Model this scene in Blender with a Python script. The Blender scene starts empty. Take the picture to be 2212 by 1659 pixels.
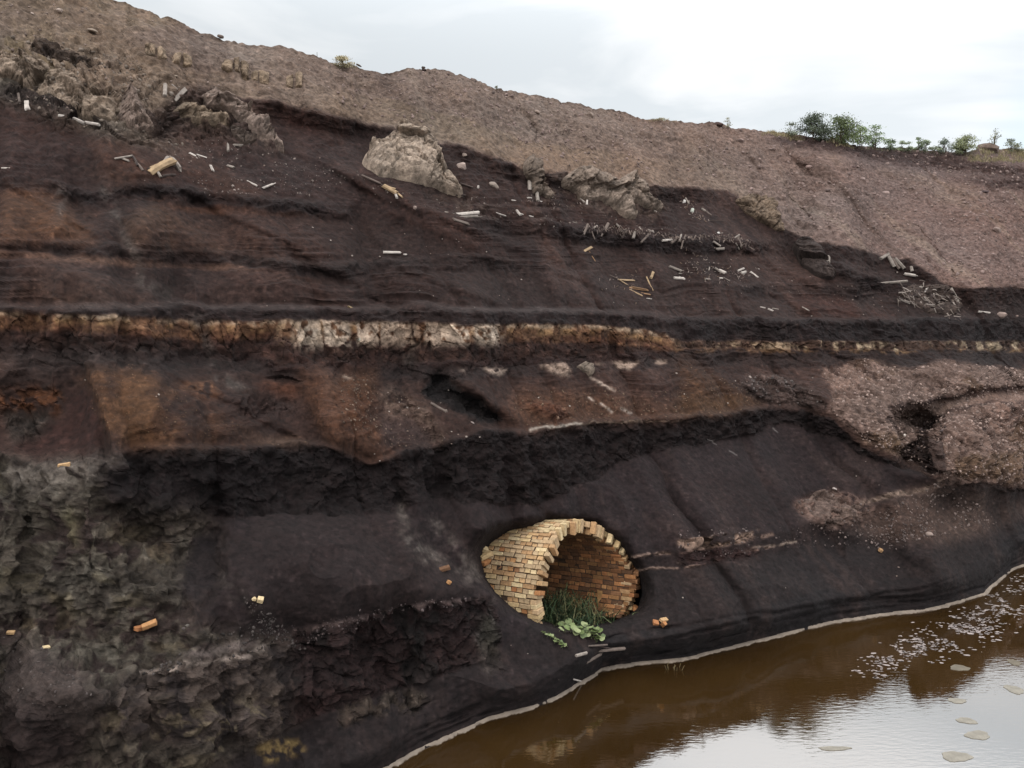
import bpy, math, random
import numpy as np
from mathutils import Vector, Matrix
random.seed(7); rng = np.random.default_rng(7)
R = math.radians
scene = bpy.context.scene
C = scene.collection

# ------------------------------------------------------------------ camera
ZC = 7.3; PITCH = R(9.0); FD = 1735.4; CX, CY = 1106.0, 829.5      # 2212 x 1659 units
cam_d = bpy.data.cameras.new('camera'); cam = bpy.data.objects.new('camera', cam_d); C.objects.link(cam)
cam.location = (0, 0, ZC); cam.rotation_euler = (R(90) - PITCH, 0, 0)
cam_d.sensor_width = 36; cam_d.lens = 36 * FD / 2212; cam_d.clip_end = 5000
scene.camera = cam

# ------------------------------------------------------------------ world, sun, exposure
SUN_EL, SUN_AZ = R(48), R(222)          # azimuth clockwise from +Y: behind the camera, to the left
w = bpy.data.worlds.new('World'); scene.world = w; w.use_nodes = True
nt = w.node_tree; nt.nodes.clear()
N = nt.nodes.new; L = nt.links.new
out = N('ShaderNodeOutputWorld'); bg = N('ShaderNodeBackground'); bg.inputs['Strength'].default_value = 0.1
sky = N('ShaderNodeTexSky'); sky.sky_type = 'NISHITA'; sky.sun_disc = False
sky.sun_elevation = SUN_EL; sky.sun_rotation = SUN_AZ
tc = N('ShaderNodeTexCoord'); sep = N('ShaderNodeSeparateXYZ'); L(tc.outputs['Generated'], sep.inputs[0])
mp = N('ShaderNodeMapping'); mp.inputs['Scale'].default_value = (1.6, 1.6, 7.0); mp.inputs['Rotation'].default_value = (0, R(6), 0)
L(tc.outputs['Generated'], mp.inputs['Vector'])
n1 = N('ShaderNodeTexNoise'); n1.inputs['Scale'].default_value = 1.7; n1.inputs['Detail'].default_value = 5; n1.inputs['Roughness'].default_value = .5
n1.inputs['Distortion'].default_value = .4
L(mp.outputs[0], n1.inputs['Vector'])
# cloud deck colour: thin grey-blue veils against brighter white cloud
cr = N('ShaderNodeValToRGB'); L(n1.outputs['Fac'], cr.inputs[0])
cr.color_ramp.elements[0].position = .40; cr.color_ramp.elements[0].color = (.76, .81, .85, 1)
cr.color_ramp.elements[1].position = .66; cr.color_ramp.elements[1].color = (1.06, 1.07, 1.08, 1)
# horizontal trend: thicker on the left, brighter on the right
mx = N('ShaderNodeMapRange'); L(sep.outputs['X'], mx.inputs[0])
for i, v in zip(range(1, 5), (-.5, .5, .86, 1.14)): mx.inputs[i].default_value = v
# overcast skies are brighter overhead
mz = N('ShaderNodeMapRange'); L(sep.outputs['Z'], mz.inputs[0]); mz.interpolation_type = 'SMOOTHSTEP'
for i, v in zip(range(1, 5), (.20, .62, 1.0, 2.7)): mz.inputs[i].default_value = v
mm = N('ShaderNodeMath'); mm.operation = 'MULTIPLY'; L(mx.outputs[0], mm.inputs[0]); L(mz.outputs[0], mm.inputs[1])
m10 = N('ShaderNodeMath'); m10.operation = 'MULTIPLY'; L(mm.outputs[0], m10.inputs[0]); m10.inputs[1].default_value = 10.0
vs = N('ShaderNodeVectorMath'); vs.operation = 'SCALE'; L(cr.outputs[0], vs.inputs[0]); L(m10.outputs[0], vs.inputs['Scale'])
# a gap in the cloud low on the right, where the clear sky shows
vd = N('ShaderNodeVectorMath'); vd.operation = 'DISTANCE'; L(tc.outputs['Generated'], vd.inputs[0]); vd.inputs[1].default_value = (.60, .80, .085)
nadd = N('ShaderNodeMath'); nadd.operation = 'MULTIPLY_ADD'; L(n1.outputs['Fac'], nadd.inputs[0]); nadd.inputs[1].default_value = .12; L(vd.outputs['Value'], nadd.inputs[2])
gap = N('ShaderNodeMapRange'); L(nadd.outputs[0], gap.inputs[0])
for i, v in zip(range(1, 5), (.10, .20, .80, .0)): gap.inputs[i].default_value = v
mix = N('ShaderNodeMix'); mix.data_type = 'RGBA'; L(gap.outputs[0], mix.inputs['Factor'])
skm = N('ShaderNodeVectorMath'); skm.operation = 'SCALE'; L(sky.outputs[0], skm.inputs[0]); skm.inputs['Scale'].default_value = 1.6
L(vs.outputs[0], mix.inputs['A']); L(skm.outputs[0], mix.inputs['B'])
L(mix.outputs['Result'], bg.inputs['Color']); L(bg.outputs[0], out.inputs[0])
sd = bpy.data.lights.new('sun', 'SUN'); sd.energy = 1.3; sd.angle = R(14); sd.color = (1, .95, .88)
sun = bpy.data.objects.new('sun', sd); C.objects.link(sun)
sun.rotation_euler = (R(90) - SUN_EL, 0, math.pi - SUN_AZ)
scene.view_settings.view_transform = 'Standard'; scene.view_settings.look = 'None'
scene.view_settings.exposure = 0.0; scene.view_settings.gamma = 1.0; scene.view_settings.use_curve_mapping = False
KALB = 0.42       # photo tone -> base colour

def soil(c):
    # the picture's tones -> dry base colours: dark slag is warm, pale clay is greyer
    c = np.asarray(c, float); k = np.clip((c.mean(-1, keepdims=True) - .03) / .09, 0, 1)
    return c * KALB * ((1 - k) * np.array([1.00, .83, .76]) + k * np.array([1.56, 1.47, 1.38]))
# ------------------------------------------------------------------ noise
def _h(i, j, k, s):
    n = (i * 374761393 + j * 668265263 + k * 2147483647 + s * 1274126177) & 0xffffffff
    n = ((n ^ (n >> 13)) * 1274126177) & 0xffffffff
    n = ((n ^ (n >> 16)) * 2246822519) & 0xffffffff
    return ((n ^ (n >> 15)) & 0xffffff) / 16777215.0
def vn(x, y, z=None, s=0):
    x = np.asarray(x, float); y = np.asarray(y, float)
    xi = np.floor(x); yi = np.floor(y); fx = x - xi; fy = y - yi
    xi = xi.astype(np.int64); yi = yi.astype(np.int64)
    fx = fx * fx * (3 - 2 * fx); fy = fy * fy * (3 - 2 * fy)
    def pl(k):
        a = _h(xi, yi, k, s); b = _h(xi + 1, yi, k, s); c = _h(xi, yi + 1, k, s); d = _h(xi + 1, yi + 1, k, s)
        return (a + (b - a) * fx) * (1 - fy) + (c + (d - c) * fx) * fy
    if z is None: return pl(0) * 2 - 1
    z = np.asarray(z, float); zi = np.floor(z); fz = z - zi; zi = zi.astype(np.int64); fz = fz * fz * (3 - 2 * fz)
    a = pl(zi); b = pl(zi + 1)
    return (a + (b - a) * fz) * 2 - 1
def fbm(x, y, z=None, o=4, s=0, g=.5):
    t = 0; a = 1; n = 0
    for k in range(o):
        q = 2.03 ** k
        t = t + a * vn(x * q + 7.1 * k, y * q + 3.3 * k, None if z is None else z * q + 1.7 * k, s + k * 17); n += a; a *= g
    return t / n
def ridge(x, y, z=None, o=4, s=0, g=.55):
    t = 0; a = 1; n = 0
    for k in range(o):
        q = 2.03 ** k
        t = t + a * (1 - 2 * np.abs(vn(x * q + 7.1 * k, y * q + 3.3 * k, None if z is None else z * q + 1.7 * k, s + k * 17))); n += a; a *= g
    return t / n
def worley(x, y, s=0):
    x = np.asarray(x, float); y = np.asarray(y, float); xi = np.floor(x).astype(np.int64); yi = np.floor(y).astype(np.int64)
    F1 = np.full(x.shape, 9.); F2 = np.full(x.shape, 9.); fc = np.zeros(x.shape)
    for a in (-1, 0, 1):
        for b in (-1, 0, 1):
            i, j = xi + a, yi + b; h1 = _h(i, j, 1, s); h2 = _h(i, j, 2, s); h3 = _h(i, j, 3, s); h4 = _h(i, j, 4, s); h5 = _h(i, j, 5, s)
            dx = x - (i + h1); dy = y - (j + h2); dd = dx * dx + dy * dy; near = dd < F1
            F2 = np.where(near, F1, np.minimum(F2, dd)); fc = np.where(near, (h3 - .5) * 1.1 + dx * (h4 - .5) * 2.2 + dy * (h5 - .7) * 2.2, fc); F1 = np.where(near, dd, F1)
    return fc, np.sqrt(F2) - np.sqrt(F1)
def sm(a, b, x):
    t = np.clip((x - a) / (b - a), 0, 1); return t * t * (3 - 2 * t)
def lin(c):
    c = np.array(c, float) / 255.0
    return np.where(c <= .04045, c / 12.92, ((c + .055) / 1.055) ** 2.4)
def blur(a, n, m=None):
    m = n if m is None else m
    for ax, k in ((0, m), (1, n)):
        if k < 1: continue
        for _ in range(2):
            p = np.pad(a, [(k, k) if i == ax else (0, 0) for i in range(a.ndim)], mode='edge')
            c = np.cumsum(p, axis=ax)
            c = np.concatenate([np.zeros_like(np.take(c, [0], ax)), c], axis=ax)
            w_ = 2 * k + 1
            a = (np.take(c, range(w_, c.shape[ax]), ax) - np.take(c, range(0, c.shape[ax] - w_), ax)) / w_
    return a
def inpoly(U, V, poly):
    ins = np.zeros(U.shape, bool); n = len(poly)
    for i in range(n):
        x0, y0 = poly[i]; x1, y1 = poly[(i + 1) % n]
        if y0 == y1: continue
        c = (V > min(y0, y1)) & (V <= max(y0, y1)) & (U < (x1 - x0) * (V - y0) / (y1 - y0) + x0)
        ins ^= c
    return ins
def segdist(U, V, pl):
    d = np.full(U.shape, 1e9)
    for (x0, y0), (x1, y1) in zip(pl[:-1], pl[1:]):
        dx, dy = x1 - x0, y1 - y0; t = np.clip(((U - x0) * dx + (V - y0) * dy) / (dx * dx + dy * dy + 1e-9), 0, 1)
        d = np.minimum(d, np.hypot(U - x0 - t * dx, V - y0 - t * dy))
    return d
# tiles: reading frames over the terrain outlines -> 2212 x 1659 units
TO = {1: (0, 0), 2: (730.7, 0), 3: (1464.7, 166), 4: (0, 539.7), 5: (730.7, 539.7), 6: (1464.7, 664.2), 7: (0, 1098.5), 8: (730.7, 1098.5), 9: (1464.7, 1098.5)}
def T(n, x, y):
    if n == 'S': return (1195.6 + x * .2252, 415.2 + y * .2252)
    if n == 'R': return (1660.6 + x * .2493, 207.6 + y * .2493)
    if n == 'Z': return (1013.0 + x * .18019, 1120.9 + y * .18019)
    ox, oy = TO[n]; return (ox + x * .3378, oy + y * .3378)
TS = lambda n: {'S': .2252, 'R': .2493, 'Z': .18019}.get(n, .3378)
def TP(n, *pts): return [T(n, a, b) for a, b in pts]

# ------------------------------------------------------------------ the lie of the land
cp, sp = math.cos(PITCH), math.sin(PITCH)
def ray(U, V):
    x = (U - CX) / FD; y = (V - CY) / FD
    return x, cp - y * sp, -(sp + y * cp)
def line(*p):
    xs = [a for a, b in p]; ys = [b for a, b in p]
    return lambda u: np.interp(u, xs, ys)
SKY = line((-360,-260),(0,-110),(150,-40),(270,2),(330,25),(400,55),(470,80),(530,95),(600,100),(680,122),(735,140),(765,140),(800,155),(835,157),(870,154),(915,151),(960,156),(1020,168),(1060,190),(1150,205),(1300,235),(1400,255),(1465,262),(1532,264),(1560,266),(1580,276),(1654,282),(1701,286),(1728,294),(1786,300),(1836,311),(1904,318),(1971,321),(2039,327),(2090,328),(2130,322),(2165,322),(2212,325),(2320,335),(2600,350))
SHORE = line((-360,2150),(0,2010),(300,1890),(600,1765),(840,1659),(900,1625),(1000,1580),(1060,1552),(1150,1530),(1200,1510),(1240,1485),(1300,1450),(1340,1440),(1480,1425),(1600,1395),(1700,1370),(1800,1345),(1900,1330),(2000,1320),(2060,1305),(2125,1285),(2138,1270),(2190,1230),(2212,1222),(2350,1190),(2600,1140))
LK = line((-360,1960),(0,1850),(300,1720),(430,1665),(550,1625),(640,1560),(900,1475),(1050,1430),(1068,1405),(1082,1402),(1200,1300),(1340,1226),(1540,1216),(1700,1188),(1760,1168),(2030,1075),(2212,1135),(2600,1130))
LJ = line((-360,1600),(0,1500),(200,1475),(320,1440),(570,1395),(640,1362),(700,1352),(800,1330),(960,1300),(1060,1288),(1072,1300),(1082,1400),(1200,1297),(1340,1202),(1440,1190),(1520,1178),(1640,1152),(1700,1150),(1740,1130),(2030,1055),(2212,1125),(2600,1120))
LI = line((-360,1200),(0,1150),(200,1130),(450,1112),(860,1100),(960,1088),(1060,1098),(1150,1092),(1250,1045),(1340,1000),(1500,958),(1660,930),(1780,935),(1850,965),(1900,990),(2030,1040),(2212,1060),(2600,1060))
LH = line((-360,1000),(0,985),(60,995),(180,995),(240,985),(300,968),(560,965),(640,952),(700,962),(800,1002),(850,985),(890,970),(960,955),(1060,925),(1100,932),(1140,937),(1200,915),(1400,905),(1560,895),(1660,880),(1740,888),(1800,905),(1850,955),(1900,985),(2030,1035),(2212,1055),(2600,1055))
LG = line((-360,735),(0,740),(200,752),(300,762),(430,752),(560,765),(600,790),(680,785),(900,782),(1100,775),(1300,768),(1440,760),(1470,752),(2212,757),(2600,757))
LF = line((-360,668),(0,672),(200,680),(400,690),(430,697),(600,692),(700,692),(1000,700),(1300,702),(1400,712),(1440,722),(1470,737),(1800,738),(2212,738),(2600,738))
LE = line((-360,655),(0,662),(300,663),(350,662),(385,656),(430,660),(460,668),(520,662),(700,668),(860,668),(900,660),(930,660),(980,668),(1100,670),(1400,677),(1440,690),(1500,690),(1800,693),(2212,690),(2600,690))
LD = line((-360,510),(0,515),(100,520),(200,525),(300,535),(500,545),(620,562),(700,575),(830,560),(950,555),(1050,550),(1150,580),(1300,602),(1500,615),(1600,618),(1700,612),(1850,620),(1960,650),(2212,668),(2600,680))
LC = line((-360,370),(0,382),(120,395),(200,415),(260,400),(340,398),(560,430),(740,445),(820,452),(1000,468),(1060,478),(1170,480),(1230,490),(1300,500),(1400,512),(1500,518),(1560,516),(1620,520),(1700,522),(1760,540),(1800,565),(1850,590),(1960,612),(2060,628),(2212,635),(2600,650))
LA = line((-360,150),(0,200),(130,248),(230,275),(330,285),(400,195),(540,212),(620,226),(700,250),(780,263),(860,278),(930,300),(990,312),(1060,335),(1130,362),(1180,372),(1300,385),(1400,402),(1500,403),(1580,415),(1605,438),(1650,470),(1700,500),(1750,520),(1830,530),(1880,545),(1960,560),(1990,580),(2040,612),(2070,622),(2212,620),(2600,640))

ua = np.concatenate([np.arange(-360, -20, 9.0), np.arange(-20, 2232, 2.35), np.arange(2232, 2600, 9.0)])
NU = len(ua); NV = 640
vt = SKY(ua); vb = SHORE(ua) + 70
# row spacing: finer inside the frame
fr = np.linspace(0, 1, NV)
def rows(t, b):
    bb = np.minimum(b, 1720.0)
    q = .93
    k = 1 - (1 - q) * np.clip((b - 1720) / 160, 0, 1)
    return np.where(fr[:, None] <= k, t + (bb - t) * fr[:, None] / k, bb + (b - bb) * (fr[:, None] - k) / np.maximum(1 - k, 1e-6))
Vg = rows(vt[None, :], vb[None, :])           # row 0 = skyline
Ug = np.repeat(ua[None, :], NV, 0)
wig = 5 * fbm(Ug / 42, Vg / 42, o=4, s=3) + 1.5 * fbm(Ug / 9, Vg / 9, o=2, s=9)
fade_top = sm(0, 25, Vg - vt[None, :])
Vw = Vg + wig * fade_top * sm(0, 30, np.abs(Vg - SHORE(ua)[None, :]))
Uw = Ug + 5 * fbm(Ug / 42, Vg / 42, o=4, s=23) + 1.5 * fbm(Ug / 9, Vg / 9, o=2, s=29)
rx, ry, rz = ray(Ug, Vg); hl = np.hypot(rx, ry); Tn = rz / hl
# direction of the rise relative to the line of sight
up = np.array([-.46, .89])
cosu = np.clip((rx * up[0] + ry * up[1]) / hl, .58, 1)
lines = {k: f(ua)[None, :] for k, f in dict(S=SHORE, K=LK, J=LJ, I=LI, H=LH, G=LG, F=LF, E=LE, D=LD, C=LC, A=LA).items()}
def band(hi, lo): return (Vw >= hi) & (Vw < lo)
wC = np.interp(ua, [0,700,790,980,1040,1640,1750,1850,2212],[1,.9,.1,.1,1,1,.4,1,1])[None,:] * np.clip(.75 + .9 * fbm(ua / 70, ua * 0, o=3, s=701), .1, 1)[None,:]
wD = np.interp(ua, [0,1120,1180,1560,1620,1850,1950],[1,.9,.12,.12,.9,.9,.25])[None,:] * np.clip(.75 + .9 * fbm(ua / 80, ua * 0, o=3, s=703), .1, 1)[None,:]
wA = np.clip(.8 + .9 * fbm(ua / 60, ua * 0, o=3, s=705), .15, 1)[None,:]
S = np.full(Vg.shape, .72) * cosu
l = lines
S[Vg > l['S']] = .5
left = sm(1090, 1060, Ug)
b = band(l['J'], l['K']); S[b] = (np.where(Ug < 1085, 2.2, 1.3))[b]
b = band(l['J'] - 7, l['J']) & (Ug < 1075); S[b] = .12
l['I'] = l['I'] + 26 * fbm(ua / 85, ua * 0, o=4, s=811)[None, :] * sm(300, 520, ua)[None, :]
b = band(l['H'], l['I']); S[b] = 1.9
b = band(l['H'] - 9, l['H']) & (Ug < 1750); S[b] = .06
b = band(l['F'], l['G']); S[b] = 3.2
b = band(l['G'], l['G'] + 22); S[b] = 1.5
b = band(l['E'], l['F']); S[b] = .95
b = band(l['E'] - 7, l['E']); S[b] = .03
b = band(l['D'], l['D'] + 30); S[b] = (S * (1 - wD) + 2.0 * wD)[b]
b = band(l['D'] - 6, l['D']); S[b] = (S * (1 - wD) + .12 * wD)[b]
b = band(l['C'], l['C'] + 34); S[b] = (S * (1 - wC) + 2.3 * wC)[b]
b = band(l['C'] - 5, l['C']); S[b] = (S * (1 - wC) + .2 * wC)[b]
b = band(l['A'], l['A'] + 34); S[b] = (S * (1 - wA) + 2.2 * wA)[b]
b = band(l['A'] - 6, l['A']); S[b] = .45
S = np.maximum(S * 1.27, Tn + .10)
S = np.where(Vg > l['S'], .5, S)
# integrate from the water's edge upward
r = np.zeros(Vg.shape)
i0 = np.argmin(np.abs(Vg - l['S']), 0)
for j in range(NU):
    pass
cols = np.arange(NU)
z = np.zeros(Vg.shape)
r0 = -ZC / Tn[i0, cols]; r[i0, cols] = r0
for i in range(NV - 2, -1, -1):
    act = i < i0
    z0 = ZC + r[i + 1] * Tn[i + 1]
    rn = (z0 - S[i] * r[i + 1] - ZC) / (Tn[i] - S[i])
    r[i] = np.where(act, rn, r[i])
for i in range(1, NV):
    act = i > i0
    z0 = ZC + r[i - 1] * Tn[i - 1]
    rn = (z0 - S[i] * r[i - 1] - ZC) / (Tn[i] - S[i])
    r[i] = np.where(act, rn, r[i])
inner = blur(r, 6, 0); r = np.where(np.abs(Vg - l['S']) < 12, r, inner)
r = blur(r, 0, 1)

print('RSKY', [(int(u), round(float(np.interp(u, ua, r[0])),1), round(float(np.interp(u, ua, ZC + Tn[0]*r[0])),1)) for u in (0,500,1000,1500,2200)])
# masks in the drawing frame ------------------------------------------------
def pmask(poly, b=2, warp=True, u=None, v=None):
    A, B = (Uw, Vw) if warp else (Ug, Vg)
    xs = [p[0] for p in poly]; ys = [p[1] for p in poly]
    mg = 60 + 6 * b; c0 = max(np.searchsorted(ua, min(xs) - mg), 0); c1 = min(np.searchsorted(ua, max(xs) + mg), NU)
    m = np.zeros(Vg.shape)
    sub = inpoly(A[:, c0:c1], B[:, c0:c1], poly).astype(float)
    m[:, c0:c1] = blur(sub, b, b) if b else sub
    return m
def lmask(pl, width):
    xs = [p[0] for p in pl]
    mg = 30 + 3 * width; c0 = max(np.searchsorted(ua, min(xs) - mg), 0); c1 = min(np.searchsorted(ua, max(xs) + mg), NU)
    m = np.zeros(Vg.shape); m[:, c0:c1] = np.exp(-(segdist(Uw[:, c0:c1], Vw[:, c0:c1], pl) / width) ** 2)
    return m
rel = np.zeros(Vg.shape)       # metres towards the camera
def bump(poly, amt, b): 
    global rel
    rel = rel + amt * pmask(poly, b)
# big forms
bump([(220,790),(330,785),(640,950),(560,968),(300,968),(235,985)], .55, 16)          # ochre fan
bump([(0,880),(200,800),(230,985),(40,998),(0,900)], -.25, 8)
bump([(640,880),(760,800),(830,990),(700,960)], .4, 12)
bump([(1130,930),(1080,780),(1500,790),(1650,880),(1400,905)], .45, 22)
bump(TP(5,(540,910),(570,850),(640,780),(720,860),(840,920),(930,975),(1060,1090),(1000,1105),(880,1110),(760,1040),(600,975)), -.55, 5)
bump(TP(5,(640,800),(760,830),(1000,960),(1160,1090),(1060,1085),(930,960),(820,900),(700,850)), .35, 5)
bump([(200,1110),(470,1130),(470,1260),(400,1330),(380,1250)], -.5, 10)
bump([(470,1150),(860,1110),(1060,1280),(700,1350),(500,1330)], .45, 22)
bump([(0,1000),(240,985),(440,1110),(400,1180),(420,1300),(250,1330),(0,1300)], .35, 18)
bump([(0,1420),(120,1420),(300,1560),(200,1640),(0,1659)], .6, 20)
bump([(860,1040),(900,1130),(1000,1230),(1060,1270),(1000,1280),(900,1180),(840,1080)], -.25, 6)
bump([(1740,1110),(1840,1080),(2010,1070),(2030,1045),(2000,1120),(1900,1170),(1800,1160)], .35, 8)
bump([(560,220),(690,250),(680,300),(620,330),(540,300)], -.6, 12)
bump([(700,258),(850,285),(780,345),(690,310)], -.5, 10)
# the spoil mound with the wheel track, right
bump([(1790,850),(1960,790),(2240,790),(2300,1060),(2010,1040),(1850,940)], 1.5, 20)
bump([(1930,900),(2080,850),(2260,830),(2260,845),(2080,880),(1990,905)], -1.1, 6)
bump([(1925,900),(1990,895),(2040,900),(2010,960),(2000,1020),(1945,1000),(1960,950)], -1.7, 6)
bump([(2030,905),(2240,860),(2290,1050),(2060,1050),(2015,985)], .5, 16)
bump([(1600,830),(1780,840),(1800,890),(1640,860)], .4, 8)
rel = rel + .28 * ridge(Ug / 160, Vg / 230, o=2, s=41) * sm(0, 60, l['S'] - Vg) * sm(0, 40, Vg - vt[None])
# rills on the far scree
for pl in ([T(3,1450,885),T(3,1530,960),T(3,1590,1030),T(3,1640,1090),T(3,1690,1150),T(3,1720,1185)], [T(3,130,560),T(3,200,690),T(3,210,710)],
           [T(3,700,760),T(3,800,850),T(3,860,920)], [T(3,960,970),T(3,980,1020)],[T(3,1750,1240),T(3,1775,1290)],[T(2,1240,800),T(2,1275,830),T(2,1262,900)],
           [T(2,1290,930),T(2,1315,970)]):
    rel = rel - .13 * lmask(pl, 2.4) * sm(-.5, .2, fbm(Ug / 14, Vg / 14, o=2, s=601))
FANS = [([(0,425),(50,418),(120,450),(215,520),(0,524)], .30, (84,62,48)), ([(262,475),(330,440),(400,480),(500,545),(285,538)], .30, (80,62,50)), ([(480,455),(560,445),(700,520),(760,565),(540,545)], .22, (66,50,45)),
 ([(40,568),(140,560),(260,610),(372,658),(0,664)], .32, (74,58,52)), ([(420,600),(560,575),(720,620),(830,664),(395,656)], .30, (66,51,47)), ([(770,590),(900,575),(1050,640),(1120,666),(860,660)], .25, (60,47,44)),
 ([(700,345),(770,350),(1010,470),(1195,568),(1050,552),(850,462)], .40, (68,50,45)), ([(330,330),(420,335),(600,430),(450,420)], .25, (72,52,44)), ([(180,300),(260,300),(380,385),(250,395)], .25, (76,54,44)),
 ([(1160,585),(1260,590),(1450,684),(1220,668)], .28, (60,48,46)), ([(1000,470),(1080,478),(1180,560),(1130,575)], -.15, (44,36,36)), ([(1380,560),(1500,575),(1700,685),(1500,686)], .22, (62,49,46)), ([(1640,560),(1740,575),(1840,612),(1720,612)], .2, (60,46,43)),
 ([(1700,640),(1800,640),(1950,690),(1760,690)], .22, (70,50,45)), ([(940,350),(1010,370),(1180,470),(1080,474)], .2, (66,50,45)), ([(1190,420),(1270,425),(1420,510),(1320,500)], .2, (64,49,45)), ([(1500,470),(1590,450),(1740,530),(1640,515)], -.15, (50,40,39)),
 ([(640,800),(700,790),(860,985),(800,1000),(700,955)], .3, (80,58,46)), ([(860,1045),(1000,1090),(1200,1130),(1290,1200),(1080,1250)], .2, (46,38,39)), ([(470,1180),(560,1120),(860,1110),(1040,1275),(700,1345),(540,1330)], .2, (50,42,42))]
for q_, a__, c__ in FANS: bump(q_, a__, 7)
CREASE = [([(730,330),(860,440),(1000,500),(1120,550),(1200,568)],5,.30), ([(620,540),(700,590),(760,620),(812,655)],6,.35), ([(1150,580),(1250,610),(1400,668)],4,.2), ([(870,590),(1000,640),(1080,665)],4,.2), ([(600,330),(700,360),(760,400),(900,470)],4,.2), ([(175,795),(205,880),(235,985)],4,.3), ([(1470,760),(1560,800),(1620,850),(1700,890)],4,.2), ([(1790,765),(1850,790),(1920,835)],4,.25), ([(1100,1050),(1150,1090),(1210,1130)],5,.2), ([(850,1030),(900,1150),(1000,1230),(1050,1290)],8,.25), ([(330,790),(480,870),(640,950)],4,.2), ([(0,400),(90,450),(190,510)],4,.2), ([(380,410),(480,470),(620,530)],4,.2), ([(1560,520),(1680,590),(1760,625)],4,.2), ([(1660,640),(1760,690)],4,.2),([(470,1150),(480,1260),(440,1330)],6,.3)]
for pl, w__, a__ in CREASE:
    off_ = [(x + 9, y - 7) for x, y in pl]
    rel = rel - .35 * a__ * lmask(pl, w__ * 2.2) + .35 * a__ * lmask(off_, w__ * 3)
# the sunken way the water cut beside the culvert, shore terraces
for k, (off, wd, a_) in enumerate(((14, 4, .12), (27, 4, .14), (42, 5, .13), (58, 5, .1))):
    ln = l['S'] - off * (1 + .25 * np.sin(Ug / 130 + k)) + 4 * fbm(Ug / 60, Ug * 0, o=3, s=50 + k)
    on = sm(800, 1000, Ug) * (1 - .75 * sm(1130, 1200, Ug) * sm(1330, 1260, Ug))
    rel = rel - .75 * a_ * np.exp(-((Vg - ln) / (wd * (1 + .4 * fbm(Ug / 40, Ug * 0 + k, o=2, s=58)))) ** 2) * on * np.clip(.6 + 1.2 * fbm(Ug / 55, Ug * 0 + k * 3, o=3, s=57), 0, 1.2)
# hollow that the culvert stands in
hole = TP('Z',(240,560),(330,300),(700,190),(1150,180),(1450,210),(1720,400),(1940,680),(2000,880),(1960,1080),(1840,1140),(1700,1240),(1560,1260),(1300,1290),(1060,1300),(860,1240),(740,1180),(560,1060),(330,860),(240,700))
bump(TP('Z',(1300,60),(1700,250),(2050,550),(2260,900),(2200,1200),(1950,1250),(1600,1250),(1300,900)), -.65, 38)
HM2 = pmask(TP('Z',(60,560),(90,330),(260,210),(560,130),(1000,70),(1450,120),(1760,340),(1990,640),(2080,900),(2040,1060),(1900,1150),(1600,1200),(1000,1200),(600,1040),(330,850),(150,700)), 7, warp=False)
rel = rel - 1.25 * HM2
HM = pmask(hole, 3, warp=False)
rel = rel - 2.0 * HM
rel = rel * sm(0, 14, np.abs(l['S'] - Vg))
r = r - rel
_P0 = np.stack([rx / hl * r, ry / hl * r, ZC + Tn * r], -1)
_ca = _P0[..., 0] * .89 + _P0[..., 1] * .46; _cb = -_P0[..., 0] * .46 + _P0[..., 1] * .89
fac = np.abs(vn(_ca * .42 + .25 * fbm(_ca * .8, _cb * .5, o=3, s=301), _cb * .07, s=303)) * .85 + np.abs(vn(_ca * 1.25 + .3 * fbm(_ca * 1.5, _cb, o=2, s=305), _cb * .14, s=307)) * .34
fac = fac * sm(0, 60, l['S'] - Vg) * sm(0, 40, Vg - vt[None]) * (1 - HM2)
r = r - fac
def pts(rr): return np.stack([rx / hl * rr, ry / hl * rr, ZC + Tn * rr], -1)
P = pts(r)
def normals(P):
    du = np.gradient(P, axis=1); dv = np.gradient(P, axis=0)
    n = np.cross(dv, du); n /= np.linalg.norm(n, axis=-1, keepdims=True) + 1e-9
    vw = -np.stack([rx, ry, rz], -1); s = np.sign((n * vw).sum(-1, keepdims=True)); s[s == 0] = 1
    return n * s
Pb = blur(P, 2, 2); Nn = normals(Pb)
# contour-following / fall-line coordinates
ca = P[..., 0] * .89 + P[..., 1] * .46
cb = -P[..., 0] * .46 + P[..., 1] * .89
cz = P[..., 2]

# ------------------------------------------------------------------ base colours (what each layer is made of, plus some painted shade)
alb = np.zeros(Vg.shape + (3,)); alb[:] = lin((56, 46, 45))
rough = np.full(Vg.shape, .03)      # relief amplitude, metres
crag = np.zeros(Vg.shape)           # fractured rock amount
streak = np.full(Vg.shape, .35)
def paint(m, col, ro=None, cg=None, st=None):
    global alb, rough, crag, streak
    m_ = np.clip(m, 0, 1)
    alb[:] = alb * (1 - m_[..., None]) + lin(col) * m_[..., None]
    if ro is not None: rough = rough * (1 - m_) + ro * m_
    if cg is not None: crag = crag * (1 - m_) + cg * m_
    if st is not None: streak = streak * (1 - m_) + st * m_
def bb(hi, lo, b=1): return blur(band(hi, lo).astype(float), b, b)
nz = fbm(Ug / 60, Vg / 60, o=5, s=61); nz2 = fbm(Ug / 16, Vg / 16, o=4, s=67); nz3 = fbm(Ug / 220, Vg / 90, o=3, s=71)
nst = fbm(ca * .9, cb * .16, cz * .16, o=4, s=75)                # down-slope trails
nrow = fbm(ca * .35, cz * 5.0, o=4, s=79)                         # layering
nvert = fbm(ca * 3.6, cz * .9, o=4, s=83)
lvl = lambda n, a, b: sm(a, b, n)
DK = (56, 45, 44)
# lower apron
paint(bb(l['I'], 2400), (48, 41, 42), .012)
paint(bb(l['K'], l['S'] - 0), (45, 40, 41), .02)
paint(bb(l['S'] - 75, 2400) * sm(1000, 1250, Ug), (41, 38, 40), .02)
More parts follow.
